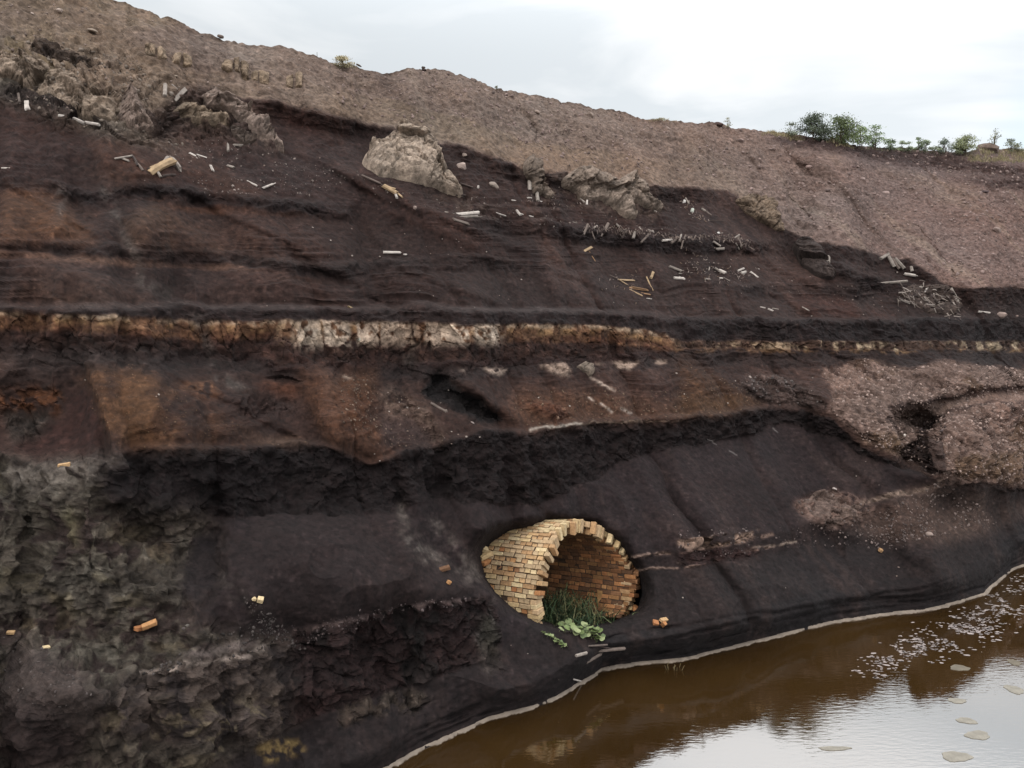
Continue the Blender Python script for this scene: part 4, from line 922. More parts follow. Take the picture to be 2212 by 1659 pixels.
for a in (
 ('plank',1,170,645,172,700,24,'w','short white board standing upright at the foot of the grey clay bank, far left','board'),
 ('stake',1,118,598,126,655,10,'m','thin brown stake leaning beside the white upright board at the far left','stake'),
 ('driftwood',1,470,757,538,786,16,'w','white splintered log at the foot of the clay bank, left of a matching one','log'),
 ('driftwood',1,550,782,636,797,14,'w','white slender log at the foot of the clay bank, right of a splintered one','log'),
 ('wood_scrap',1,370,738,420,743,12,'w','short white wood scrap left of the two white logs under the clay bank','wood scrap'),
 ('post',1,1058,542,1055,614,18,'g','pale post stump standing at the head of the dark scarp, beside a leaning plank','post'),
 ('plank',1,1115,640,1188,566,26,'g','thick pale plank leaning at the head of the dark scarp, upper left','plank'),
 ('plank',1,1100,540,1135,570,12,'g','short pale board resting above the leaning plank at the upper left','plank'),
 ('stump',1,804,772,776,830,18,'d','dark rotten stump at the foot of the grey clay tongue, upper left','stump'),
 ('post',1,1458,918,1460,970,14,'g','short upright of a bent pale wood bracket below the grey rock ribs','post'),
 ('plank',1,1460,922,1550,932,12,'g','flat pale arm of a bent wood bracket below the grey rock ribs','plank'),
 ('branch',1,735,1015,850,996,9,'g','thin pale branch lying left of the big rotten trunk','branch'),
 ('branch',1,770,1010,825,1030,10,'g','short branch crossing under the thin pale branch left of the rotten trunk','branch'),
 ('board',1,1210,976,1250,996,14,'w','small white board right of the big rotten trunk, left of a pair','board'),
 ('board',1,1260,988,1320,1008,13,'w','small white board right of the big rotten trunk, right of a pair','board'),
 ('board',1,1345,1055,1362,1092,16,'w','short cream board standing on the dark slope right of the rotten trunk','board'),
 ('wood_scrap',1,1456,1060,1496,1072,13,'g','stubby grey wood scrap on the dark slope right of the short cream board','wood scrap'),
 ('stick',1,1580,1158,1645,1190,9,'w','thin white stick on the dark slope, left of a broader white one','stick'),
 ('board',1,1680,1202,1745,1176,14,'w','white board tilted upward to the right on the dark upper left slope','board'),
 ('wood_scrap',1,10,1075,66,1078,9,'w','thin pale scrap at the left picture edge on the dark slope','wood scrap'),
 ('split_log',2,288,1186,375,1236,24,'y','yellow split log lying below the big pale rock pyramid','log'),
 ('wood_scrap',2,362,1230,376,1266,12,'w','pale chip hanging below the end of the yellow split log','wood scrap'),
 ('stick',2,374,1230,411,1262,9,'y','yellow stick fanning from the lower end of the yellow split log','stick'),
 ('branch',2,150,1120,268,1172,9,'m','thin grey branch running down to the yellow split log','branch'),
 ('stick',2,680,1355,742,1371,8,'g','thin stick lying just left of the large white logs','stick'),
 ('driftwood',2,735,1376,900,1360,18,'w','long white log on the dark bench edge, topmost of a stack','log'),
 ('driftwood',2,742,1392,892,1384,12,'g','grey slender log directly beneath the long white one on the bench edge','log'),
 ('plank',2,738,1402,832,1432,26,'m','broad grey plank under the left end of the long white log','plank'),
 ('stick',2,1005,1360,1070,1382,8,'w','pale stick slanting right of the long white log stack','stick'),
 ('wood_scrap',2,1140,1345,1165,1376,14,'w','bright white chunk at the left end of a white branch','wood scrap'),
 ('branch',2,1165,1368,1245,1388,9,'w','white branch lying right of the bright white chunk','branch'),
 ('stick',2,1108,1280,1136,1284,8,'w','short white stick on the slope between grey clay clumps','stick'),
 ('stick',2,752,1248,815,1248,8,'d','dark stick at the right foot of the pale rock pyramid','stick'),
 ('stick',2,782,1172,860,1198,8,'d','dark branch right of the pale rock pyramid, above another','branch'),
 ('post',2,1222,1160,1224,1216,18,'g','thick grey stub standing in the first grey clay clump','post'),
 ('post',2,1268,1228,1275,1286,18,'g','pale stub standing below the first grey clay clump','post'),
 ('stick',2,1275,1288,1326,1295,10,'w','pale stick lying at the foot of the pale stub','stick'),
 ('stick',2,1205,1266,1236,1267,9,'w','short pale stick left of the pale stub below the clay clump','stick'),
 ('post',2,1755,1135,1758,1215,10,'g','thin pale post upright in the middle of the wide grey clay clump','post'),
 ('driftwood',2,288,1614,396,1616,13,'w','white log lying level on the lower dark bench, center left','log'),
 ('wood_scrap',2,418,1627,438,1628,8,'w','small white scrap just right of the level white log','wood scrap'),
 ('plank',5,590,978,690,1034,22,'m','grey board lying along the foot of the black overhang','board'),
):
    stick(*a, group=G1, flat=.35 if a[0] in ('plank', 'board') else 1.0)
for a in (
 ('plank',238,597,370,523,26,'y','tan plank forming the crossbar of a T on the dark slope','plank'),
 ('plank',338,562,404,668,17,'o','orange-tan board forming the leg of a T on the dark slope','plank'),
 ('driftwood',1110,712,1226,756,20,'g','grey splintered log on the slope, upper of two short ones in the middle','log'),
 ('wood_scrap',1200,781,1226,781,10,'g','tiny grey scrap between two short logs in the middle of the slope','wood scrap'),
 ('driftwood',1155,822,1252,829,20,'w','pale grey log lying level, lower of two short ones in the middle','log'),
 ('plank',640,838,778,845,18,'y','tan board lying level, top of the tan timber heap','plank'),
 ('plank',620,832,712,890,13,'y','tan lath slanting down under the level board of the timber heap','plank'),
 ('stick',540,794,622,832,5,'m','thin dark stick leading left from the tan timber heap','stick'),
 ('plank',735,915,905,940,24,'o','broad tan board low in the timber heap, split along its length','plank'),
 ('stick',728,932,855,995,9,'y','thin tan lath under the broad split board','stick'),
 ('plank',845,966,928,982,18,'o','short tan board at the right end of the timber heap bottom','plank'),
 ('plank',932,832,958,766,26,'y','short tan board standing above the curved stick','plank'),
 ('stick',893,812,922,880,10,'y','upper half of a bent tan stick right of the timber heap','stick'),
 ('stick',920,878,956,942,9,'y','lower half of a bent tan stick right of the timber heap','stick'),
 ('stick',893,1018,942,1024,8,'w','thin pale stick lying alone below the tan timber heap','stick'),
 ('stick',1490,750,1496,720,9,'g','small grey peg standing left of the short white log pair','stick'),
 ('driftwood',1548,726,1588,752,16,'g','grey stub, left piece of the short white log pair','log'),
 ('driftwood',1588,748,1652,774,22,'w','white stub, right piece of the short white log pair','log'),
 ('wood_scrap',1460,832,1502,838,16,'g','stubby grey block below the short white log pair','wood scrap'),
 ('wood_scrap',1590,822,1626,826,12,'w','small white scrap at the left end of a thin curved twig','wood scrap'),
 ('stick',1630,815,1692,852,5,'g','thin curved twig on the slope below the short white log pair','twig'),
 ('driftwood',1765,755,1826,730,17,'w','white stub leaning up to the right, upper of two crossed','log'),
 ('driftwood',1800,776,1842,766,20,'w','white stub lying level, lower of two crossed','log'),
 ('driftwood',1888,765,1962,822,20,'w','white round log slanting down right, alone on the slope','log'),
 ('stick',1790,648,1862,692,5,'g','thin grey twig slanting above the crossed white stubs','twig'),
 ('post',1266,55,1300,112,13,'g','grey post leaning beside a white block under the top scree','post'),
 ('wood_scrap',1420,160,1456,182,20,'g','pale chunk on the dark scarp under the scree, upper left of two','wood scrap'),
 ('wood_scrap',1456,182,1508,222,16,'m','grey chunk on the dark scarp under the scree, lower right of two','wood scrap'),
 ('stick',1600,395,1662,386,6,'g','thin twig right of the bright white lump on the dark scarp','twig'),
 ('branch',1380,268,1640,275,7,'d','long dark branch lying along the scarp under the pale chunks','branch'),
 ('branch',118,268,285,312,8,'g','long thin branch at the left start of the post row','branch'),
 ('wood_scrap',0,328,42,326,12,'g','grey scrap left of the long thin branch on the bench edge','wood scrap'),
 ('post',320,125,322,48,18,'w','pale upright stub in front of the wide grey clay clump','post'),
 ('wood_scrap',260,62,300,102,18,'g','rounded grey chunk left of the pale upright stub','wood scrap'),
 ('stick',668,122,702,58,9,'w','white stick in a small fan on the grey clay, left one','stick'),
 ('stick',702,112,706,62,8,'w','white stick in a small fan on the grey clay, middle one','stick'),
 ('stick',722,92,760,98,8,'g','white stick in a small fan on the grey clay, right one','stick'),
 ('wood_scrap',655,148,668,192,16,'g','grey stub at the lower tip of the wide grey clay clump','wood scrap'),
):
    stick(a[0], 'S', *a[1:], group='weathered timber pieces on the middle slopes', flat=.3 if a[0] == 'plank' else 1.0)
ordn = ['first', 'second', 'third', 'fourth', 'fifth', 'sixth', 'seventh', 'eighth', 'ninth', 'tenth', 'eleventh', 'twelfth', '13th', '14th', '15th', '16th', '17th', '18th', '19th', '20th', '21st', '22nd', '23rd']
rowp = [(330,310,288,412,20,'m'),(385,345,416,324,15,'g'),(368,378,396,456,12,'m'),(526,300,470,402,24,'m'),(468,402,450,442,14,'m'),(602,308,626,326,16,'g'),(634,372,662,374,11,'g'),(702,368,658,442,16,'d'),
        (782,384,764,442,22,'g'),(822,340,838,362,16,'g'),(916,404,838,482,16,'m'),(905,360,962,388,14,'g'),(1045,464,1140,454,17,'w'),(1130,488,1180,450,18,'m'),(1226,408,1204,470,14,'g'),(1268,410,1240,480,12,'m'),
        (1242,470,1224,546,14,'m'),(1535,474,1600,516,14,'g'),(1560,545,1636,540,20,'g'),(1730,446,1780,410,15,'g'),(1765,438,1806,524,24,'m'),(1750,488,1780,548,12,'g'),(1810,485,1920,552,10,'m')]
for i, q in enumerate(rowp):
    kind = 'lying across' if abs(q[2] - q[0]) > abs(q[3] - q[1]) else 'sticking down from'
    stick('post', 'S', *q, 'splintered timber %s the dark bench edge, %s from the left in the row' % (kind, ordn[i]), 'timber', 'row of splintered timbers along the dark bench edge', lift=.9)
for a in (
 (1295,1162,1345,1134,15,'g','pale round log pointing up right, top of the right-hand log cluster'),
 (1346,1150,1382,1216,15,'g','pale log in the right-hand cluster, left of three side by side'),
 (1366,1160,1414,1228,14,'m','pale log in the right-hand cluster, middle of three side by side'),
 (1388,1162,1446,1226,18,'g','pale log in the right-hand cluster, right and thickest of three side by side'),
 (1492,1218,1498,1246,14,'g','small grey stub standing above the white curved log at the right'),
 (1448,1260,1520,1272,15,'w','white curved log lying under the small stub at the right'),
 (1288,1322,1468,1306,12,'g','very long pale pole lying level below the right-hand log cluster'),
 (958,1148,952,1288,20,'g','tall grey post standing upright against the dark rock nose'),
 (1518,1364,1556,1344,16,'g','grey stub above the brushwood tangle, left one'),
 (1570,1396,1594,1350,13,'w','pale stub standing above the brushwood tangle, right of a grey one'),
 (1590,1424,1630,1412,11,'w','small white stub inside the brushwood tangle'),
 (1742,1358,1792,1452,22,'g','thick split log leaning at the right end of the brushwood tangle'),
 (1746,1400,1778,1502,17,'m','grey log leaning under the thick split log by the brushwood tangle'),
 (1648,1338,1716,1355,8,'w','thin white stick lying on top of the brushwood tangle'),
 (1650,1430,1692,1466,9,'m','short grey branch in the middle of the brushwood tangle'),
 (1420,1424,1482,1450,8,'w','thin pale branch at the left of the brushwood tangle'),
 (1922,1502,1994,1510,9,'w','straight white stick lying right of the brushwood tangle'),
 (795,1472,838,1496,6,'g','thin twig on the reddish slope left of the tall grey post foot'),
 (575,1484,608,1499,10,'w','pale stick on the slope above the black band, middle of three'),
 (525,1472,556,1478,7,'w','pale stick on the slope above the black band, left of three'),
 (605,1480,642,1488,6,'g','pale stick on the slope above the black band, right of three'),
 (2,1285,42,1295,14,'w','white log stub at the lower left of the crossed stubs'),):
    stick('log' if a[4] > 10 else 'stick', 3, *a[:6], a[6], 'log' if a[4] > 10 else 'stick', 'timbers on the right-hand slope')
# fallen rotten trunk, upper left
root = bpy.data.objects.new('fallen_trunk', None); C.objects.link(root); root['label'] = 'thick yellow-grey rotten trunk lying across the dark upper left slope'; root['category'] = 'trunk'
base = surf(*T(1, 1050, 1080)); root.location = base
for nm, x0, y0, x1, y1, wd, col, lf in (('trunk',950,1112,1112,1022,34,'y',.8),('root',1100,1016,1152,1084,22,'g',1.0),('root',1085,1005,1125,1060,18,'m',1.0),('branch',1028,1132,1000,1088,12,'g',.8),('branch',1040,1128,1120,1120,12,'d',.6),('root',1050,1040,1075,1005,16,'g',.9),('branch',940,1078,1010,1082,8,'d',.6),('root',868,1040,912,1090,13,'m',.6),('root',850,1000,880,1060,10,'d',.6)):
    o = stick(nm, 1, x0, y0, x1, y1, wd, col, '', '', lift=lf, bend=.06); del o['label']; del o['category']
    o.parent = root; o.location = Vector(o.location) - Vector(base)
# driftwood by the shore below the culvert
for a in ((1590,915,1830,895,16,'m','long pale driftwood branch lying at the water\'s edge in front of the culvert'),(1600,880,1720,872,9,'m','thin driftwood stick behind the long pale branch at the shore'),(1520,942,1585,925,16,'g','short brown driftwood stub left of the long branch at the shore'),
          (1585,985,1680,930,14,'m','curved grey root arching over the mud left of the long shore branch'),(1505,1092,1552,1104,7,'w','tiny white splinter on the mud just above the foam line'),(1660,880,1800,905,7,'d','dark twig crossing behind the long shore branch')):
    stick('driftwood', 8, *a[:6], a[6], 'driftwood', 'driftwood at the shore below the culvert', lift=.8)
# leaning timber inside the culvert, at its right wall
p1 = Cc + S_ * .93 + A_ * .25; p1[2] = floor_z(.9, -.3) - .05; p0 = Cc + S_ * 1.0 + A_ * .20; p0[2] = p1[2] + .50
v, f = prism(np.array(p1) - Cc, np.array(p0) - Cc, .075, .07, 4, .5, .05)
mb = MB(); mb.add(v, f, lin((138, 104, 66))); o = obj('timber', mb.mesh('timber'), M_WOOD, label='short tan timber leaning against the right inner wall of the culvert', category='timber'); o.location = Cc
# scattered small scraps
sp_ = [(2,85,1463,12),(2,88,1635,14),(2,265,1640,16),(2,425,1495,8),(2,665,1528,8),(2,755,1530,8),(2,770,1545,8),(2,563,1577,7),(2,590,1622,9),(2,702,1628,8),(2,948,1610,9),(2,785,1583,6),(5,1170,190,12),(5,520,260,7),(5,608,295,7),(5,1030,292,9),(5,1090,316,7),
       (5,872,367,9),(5,1272,374,10),(5,1538,347,7),(5,1760,338,8),(5,1822,355,6),(5,1988,312,12),(5,2095,372,8),(5,2185,350,8),(1,2000,1455,14),(1,1895,1530,14),(1,2115,1538,12),(1,1488,1188,18),(1,1500,1216,16),(1,1525,1210,12),(1,1690,1060,16),(1,925,1155,10),
       (1,1222,1030,9),(1,1270,1105,8),(1,1830,1050,9),(1,1760,1038,9),(1,2045,1010,9),(1,1905,1212,14),(1,1020,1558,8),(1,2100,1155,8),(1,1930,1265,8),(3,165,1418,8),(3,265,1495,8),(3,405,1384,8),(3,178,1520,7),(3,400,1535,7),(3,1185,1520,10),(3,228,1190,9),(3,768,860,7),(3,1420,1017,12),
       (3,1400,1250,12),(3,845,1280,16),(3,862,1282,12),(3,893,1308,8),(3,192,1296,18),(3,855,1530,14),(6,740,492,14),(6,860,450,12),(6,1158,370,14),(6,268,462,12),(6,318,612,14),(6,365,470,12),(6,440,475,12),(6,225,550,12),(6,40,553,8),(6,1140,1078,9),(6,1200,985,8),(6,1285,1135,7),
       (5,706,897,10),(5,320,912,14),(5,240,1015,14),(5,325,1035,14),(5,440,1010,16),(5,515,1015,16),(5,390,975,12),(5,300,1162,16),(5,725,1162,12),(5,768,1182,12),(5,818,1195,16),(5,905,1197,14),(5,725,1240,12),(5,680,1202,10),(5,232,1305,10),(5,266,1350,10),(5,1480,1000,16),(5,1360,992,14),(5,1280,945,18),
       (5,1520,858,14),(5,2163,790,14),(4,1780,1245,10),(4,1015,925,14),(4,1000,938,10),(4,545,832,10),(4,1708,358,8),(4,1978,262,8),(4,1820,325,8),(4,2105,35,10),(4,1935,30,8),(8,1188,118,8),(8,2145,40,8),(8,1410,1095,6),(8,1105,875,8),(8,1212,928,8),(9,1410,375,12),(9,1398,432,12),(9,30,570,12),(9,688,508,8),(9,1840,70,10),(9,2010,460,8)]
RC = [(150, 138, 130), (132, 120, 112), (116, 100, 92)]
def rock_mesh(seed, col, sub=1, el=(1, .8, .65), amp=.28):
    rr = random.Random(seed)
    ph = (1 + 5 ** .5) / 2
    vs_ = [np.array(q, float) / math.hypot(1, ph) for q in ((-1,ph,0),(1,ph,0),(-1,-ph,0),(1,-ph,0),(0,-1,ph),(0,1,ph),(0,-1,-ph),(0,1,-ph),(ph,0,-1),(ph,0,1),(-ph,0,-1),(-ph,0,1))]
    fs = [(0,11,5),(0,5,1),(0,1,7),(0,7,10),(0,10,11),(1,5,9),(5,11,4),(11,10,2),(10,7,6),(7,1,8),(3,9,4),(3,4,2),(3,2,6),(3,6,8),(3,8,9),(4,9,5),(2,4,11),(6,2,10),(8,6,7),(9,8,1)]
    for _ in range(sub):
        mid = {}; nf = []
        def md(a, b):
            k = (min(a, b), max(a, b))
            if k not in mid: q = vs_[a] + vs_[b]; vs_.append(q / np.linalg.norm(q)); mid[k] = len(vs_) - 1
            return mid[k]
        for a, b, c in fs:
            x, y, z_ = md(a, b), md(b, c), md(c, a); nf += [(a, x, z_), (b, y, x), (c, z_, y), (x, y, z_)]
        fs = nf
    V = np.array(vs_); o_ = rr.random() * 50
    V = V * (1 + amp * fbm(V[:, 0] * 1.7 + o_, V[:, 1] * 1.7, V[:, 2] * 1.7, o=3, s=seed))[:, None]
    for _ in range(5):          # fracture planes
        n_ = np.array([rr.gauss(0, 1) for _ in range(3)]); n_ /= np.linalg.norm(n_); h_ = rr.uniform(.55, .85)
        dd = V @ n_; V = V - np.maximum(dd - h_, 0)[:, None] * n_
    V = V * np.array(el)
    return V, fs
RM = []
for k in range(10):
    V, fs = rock_mesh(k + 3, None, 1, (1, random.uniform(.6, .95), random.uniform(.45, .75)))
    RM.append((V, fs))
def rock_obj(tile, x, y, wpx, hpx, col, lb, cat='rock', group=None, name='rock', seed=None, lift=.2):
    u, v_ = T(tile, x, y); dm = dist(u, v_); px = dm / FD * TS(tile); V, fs = RM[(seed or int(x + y)) % 10]
    sc_ = np.array([wpx * px / 2, wpx * px / 2 * .8, hpx * px / 2 / .7]); 
    rt = Matrix.Rotation(random.random() * 6, 3, 'Z'); V2 = np.array([tuple(rt @ Vector(q)) for q in V]) * sc_
    me = mesh_from(name, V2, fs, np.array([lin(col) * random.uniform(.85, 1.1)] * len(V2)), False)
    o = obj(name, me, M_ROCK, label=lb, category=cat); o.location = at_depth(u, v_, dm - hpx * px * lift)
    o.rotation_euler = (0, random.uniform(0, .5), 0)
    if group: o['group'] = group
    return o
SMG = 'small pale stones and chips dotted over the dark slopes'
def chip_place(u, v_):
    side = 'far left' if u < 550 else 'centre left' if u < 1000 else 'centre right' if u < 1550 else 'far right'
    if v_ < LD(u) - 20: z_ = 'the uppermost dark slope'
    elif v_ < LE(u): z_ = 'the slope just above the ochre face'
    elif v_ < LH(u): z_ = 'the orange talus under the ochre face'
    else: z_ = 'the black slope near the pond'
    return z_, side
for i, (tl, x, y, s_) in enumerate(sp_):
    z_, side = chip_place(*T(tl, x, y)); big = 'stubby' if s_ >= 14 else 'tiny' if s_ <= 8 else 'small'
    rock_obj(tl, x, y, s_ * 1.15, s_ * .85, random.choice(RC), '%s pale stone chip on %s, %s' % (big, z_, side), 'stone', '%s pale stone chips on %s, %s' % (big, z_, side), 'stone_chip')
BG = 'larger pale boulders on the slopes'
for (tl, x, y, a, b_, c, lb) in (
 (2,790,1062,95,85,(136,120,112),'large flat pale boulder on the dark scarp right of the pale rock pyramid'),
 (2,990,1186,78,50,(138,124,114),'long pale boulder on the slope below the largest flat boulder'),
 (2,895,1196,22,40,(160,150,142),'narrow whitish boulder left of the long pale boulder'),
 (2,808,992,36,30,(120,106,98),'small grey boulder just above the large flat pale boulder'),
 (2,490,1330,44,32,(120,104,96),'brown stone on the bench edge below the yellow split log'),
 (2,1610,738,66,42,(128,112,102),'large rounded boulder high on the scree, right of middle'),
 (2,1395,714,52,24,(132,116,106),'pale flat boulder pair on the scree, under the skyline middle'),
 (2,1270,716,46,30,(126,110,100),'pale boulder on the scree left of the flat pair'),
 (2,885,598,42,32,(128,112,104),'boulder on the scree just under the skyline knoll, left of another'),
 (2,945,580,52,32,(126,110,102),'broad boulder just below the skyline, right of the knoll'),
 (2,1075,622,26,16,(134,118,110),'small boulder right of the broad one near the skyline'),
 (2,545,432,34,24,(74,64,60),'dark block sitting on the highest point of the skyline knoll'),
 (2,870,520,44,36,(90,78,72),'dark block on the skyline right of the knoll'),
 (2,2110,822,40,28,(122,106,98),'boulder high on the scree at right, under the thin shrubs'),
 (1,385,68,46,22,(150,134,124),'pale boulder near the top left corner of the scree'),
 (1,208,88,26,14,(146,130,120),'small pale boulder at the top left, left of the larger one'),
 (1,590,196,60,24,(124,110,98),'flat tan slab boulder on the upper left scree'),
 (1,1410,232,40,30,(84,72,66),'dark boulder on the left skyline'),
 (1,1095,600,34,40,(132,120,110),'grey stone wedged among the pale posts at the scarp head'),
 (1,1125,486,36,16,(140,126,112),'small pale slab above the pale posts on the tan scree'),
 (1,840,580,90,60,(122,106,98),'big pinkish block on the clay tongue, upper left'),
 (3,840,577,52,32,(132,112,106),'pinkish boulder on the scree left of the green trees\' foot'),
 (3,1150,572,28,14,(140,122,116),'small pale boulder on the scree below the tall green tree'),
 (3,1118,574,40,18,(74,58,56),'dark boulder beside a small pale one below the green trees'),
 (3,615,460,46,24,(128,110,104),'pale flat boulder just under the dark rim at the right'),
 (3,400,408,56,26,(120,102,96),'brown boulder near the rim at the left of the dark soil strip'),
 (3,760,618,30,20,(140,122,114),'elongated pale stone high on the right scree'),
 (3,1180,652,56,30,(134,116,110),'pale broken boulder high on the right scree'),
 (3,1330,742,50,36,(132,114,108),'cluster-like pale boulder in the middle of the right scree'),
 (3,1500,634,34,16,(130,112,106),'pale stone beside the dark edge on the right scree'),
 (3,1960,736,52,18,(66,54,54),'dark flat rock near the right edge of the scree'),
 (3,2040,980,66,32,(134,116,108),'pale boulder low on the far right scree'),
 (3,965,672,30,18,(130,112,106),'small pale stone in the upper middle of the right scree'),
 (3,945,750,40,22,(128,110,104),'pale stone below a smaller one in the middle of the right scree'),
 (3,2064,1524,72,40,(132,114,106),'pinkish boulder on the dark slope near the right picture edge'),
 (3,2168,1530,16,14,(132,114,106),'small stone right of the pinkish boulder near the right edge'),
 (6,458,448,34,26,(140,126,118),'pale boulder on the slope above the grey rubble tongue'),
 (6,868,540,38,22,(150,136,128),'whitish flat boulder at the edge of the spoil mound'),
 (6,1095,412,44,40,(122,104,96),'tan block on the crest of the spoil mound'),
 (6,1448,818,18,20,(186,174,164),'bright squarish stone at the lip of the dark gully'),
 (6,1680,862,56,22,(138,122,114),'flat pale slab at the right rim of the dark gully'),
 (6,1490,980,34,18,(110,98,94),'grey stone lying in the bottom of the dark gully'),
 (6,1130,550,30,20,(112,94,88),'brown stone on the near rim of the spoil mound, left of another'),
 (6,1280,622,24,18,(96,78,74),'dark brown stone in the middle of the spoil mound'),
 (6,1960,516,26,10,(136,118,110),'small flat stone beside the wheel track'),
 (6,1000,1160,52,20,(146,134,128),'pale slab at the top of the pinkish rubble patch on the lower right slope'),
 (6,915,1410,24,24,(132,116,110),'round pale stone below the pinkish rubble patch'),
 (6,1070,1470,20,16,(128,112,106),'small pale stone right of the round one below the rubble patch'),
 (6,1605,1448,50,30,(128,112,104),'pale stone pair on the slope above the right shore'),
 (5,1390,1070,60,36,(118,94,78),'ochre boulder on the orange talus above the black bench'),
 (5,1435,1020,44,36,(92,66,52),'rusty boulder on the orange talus above the black bench'),
 (5,690,1028,20,20,(112,100,92),'grey stone at the end of the board under the black overhang'),
 (5,660,985,30,28,(116,104,96),'grey stone above the board under the black overhang'),
 (5,860,1105,50,14,(142,128,122),'pale flat stone below the black overhang'),
 (5,78,370,60,18,(118,100,74),'yellowish slab on the rim above the ochre cliff, center left'),
 (7,1200,750,36,22,(92,86,80),'grey pebble on the crusted ledge at lower left'),
 (7,1180,770,44,24,(74,66,64),'dark cobble beside the grey pebble on the lower left ledge'),
 (7,190,842,44,24,(104,98,88),'grey slab on the ridge at the far lower left'),
 ('S',975,182,44,30,(142,130,122),'pale boulder at the lower right tip of the wide grey clay clump'),
 ('S',1253,95,38,52,(176,170,164),'white block on the dark scarp under the scree, top of the right-hand trail'),
 ('S',1333,180,42,62,(160,162,152),'pale greenish block on the dark scarp below the white one'),
 ('S',1582,390,36,34,(182,176,170),'bright white lump on the dark scarp left of a thin twig'),
 ('S',950,376,34,30,(128,116,108),'pale lump sitting on the bench edge in the post row'),
 ('S',1968,740,26,22,(140,130,124),'small ring-like grey stone on the slope right of the crossed stubs'),
):
    rock_obj(tl, x, y, a, b_, c, lb, 'boulder', BG, 'boulder')

# ------------------------------------------------------------------ rock outcrops standing proud of the slope
def samp(G, U, V):
    J = np.clip(np.interp(U.ravel(), ua, np.arange(NU)), 0, NU - 1.001); J0 = J.astype(int); FJ = J - J0
    # rows are evenly spaced within the frame: invert per point
    vt_ = vt[J0] * (1 - FJ) + vt[J0 + 1] * FJ; b_ = vb[J0] * (1 - FJ) + vb[J0 + 1] * FJ
    kk = 1 - (1 - .93) * np.clip((b_ - 1720) / 160, 0, 1); bb_ = np.minimum(b_, 1720.)
    t_ = (V.ravel() - vt_) / (bb_ - vt_) * kk
    t2 = kk + (V.ravel() - bb_) / np.maximum(b_ - bb_, 1e-6) * np.maximum(1 - kk, 1e-6)
    t_ = np.where(t_ > kk, t2, t_)
    I = np.clip(t_ * (NV - 1), 0, NV - 1.001); I0 = I.astype(int); FI = (I - I0)[:, None]; FJ = FJ[:, None]
    o_ = (G[I0, J0] * (1 - FI) + G[I0 + 1, J0] * FI) * (1 - FJ) + (G[I0, J0 + 1] * (1 - FI) + G[I0 + 1, J0 + 1] * FI) * FJ
    return o_.reshape(U.shape + (3,))
Nsm = blur(Nn, 4, 4)
def outcrop(poly, h_, col, lb, name='rock_outcrop', step=1.5, edge=6, amp=.25, dark=.68, seed=0, group=None, vert=1.0, cat='rock', warp=1.0):
    xs = [p[0] for p in poly]; ys = [p[1] for p in poly]
    uu = np.arange(min(xs) - 6, max(xs) + 6, step); vv = np.arange(min(ys) - 6, max(ys) + 6, step)
    U, V = np.meshgrid(uu, vv)
    W1 = U + warp * (5 * fbm(U / 22, V / 22, o=4, s=seed + 1)); W2 = V + warp * (5 * fbm(U / 22, V / 22, o=4, s=seed + 2))
    m = inpoly(W1, W2, poly).astype(float); k = max(1, int(edge / step / 2)); H = blur(m, k, k)
    B = samp(P2, U, V); Nl = samp(Nsm, U, V); Nl /= np.linalg.norm(Nl, axis=-1, keepdims=True) + 1e-9
    x, y, z_ = B[..., 0], B[..., 1], B[..., 2]; a_ = x * .89 + y * .46; wq = .5 * fbm(a_ * 1.2, z_ * 1.2, o=4, s=seed + 3)
    F1, G1 = worley(a_ * 1.3 + wq + seed, z_ * 1.9 * vert - a_ * .5 + wq, seed); F2_, G2 = worley(a_ * 3.6 + 2 * wq, z_ * 5.0 * vert - a_ * 1.2, seed + 1); F3, G3 = worley(a_ * 9 + 3 * wq, z_ * 13 * vert - a_ * 2, seed + 2)
    hm = .5 * sm(.2, .7, H) + .5 * sm(.4, 1, blur(m, 3 * k, 3 * k) * m)
    d_ = hm * h_ * .55 + amp * (.42 * F1 + .16 * F2_ + .07 * F3 - .10 * (1 - sm(0, .1, G1)) - .04 * (1 - sm(0, .15, G2)) + .16 * fbm(x * 5, y * 5, z_ * 5, o=4, s=seed + 6)) * sm(.3, .95, H) - .22 * (1 - sm(.2, .62, H))
    Pq = B + Nl * d_[..., None]; rs = .6 * F2_ + .8 * F3 - .6 * (1 - sm(0, .10, G1)) - .4 * (1 - sm(0, .14, G2)) + 1.6 * fbm(x * 7, y * 7, z_ * 8, o=3, s=seed + 7)
    c = lin(col) * (1 + .22 * rs[..., None] + .28 * fbm(U / 9, V / 9, o=3, s=seed + 20)[..., None])
    stn = sm(.05, .45, fbm(a_ * 2.2, z_ * 2.6, o=4, s=seed + 31)); c = c * (1 - stn[..., None] * (1 - dark))
    me = grid_mesh(name, Pq[::-1], soil(np.clip(c[::-1], .01, .6)), np.full(U.shape, .12), mask=(H > .10)[::-1])
    o = obj(name, me, M_GROUND, label=lb, category=cat, kind='thing')
    if group: o['group'] = group
    return o
outcrop(TP(2,(140,1045),(160,1015),(230,960),(300,930),(350,880),(400,818),(440,812),(480,850),(560,850),(590,890),(640,960),(620,1010),(680,1080),(760,1170),(815,1250),(700,1240),(620,1215),(520,1180),(400,1150),(300,1145),(220,1095)), .75, (170, 155, 142), 'big pale jagged rock pyramid standing against the dark scarp', seed=11, amp=.38, edge=12)
outcrop(TP(2,(1175,1045),(1240,1050),(1320,1085),(1290,1110),(1300,1170),(1390,1250),(1330,1270),(1240,1230),(1200,1150)), .45, (138, 124, 114), 'narrow grey clay clump hanging over the dark scarp, left of the wide one', seed=21)
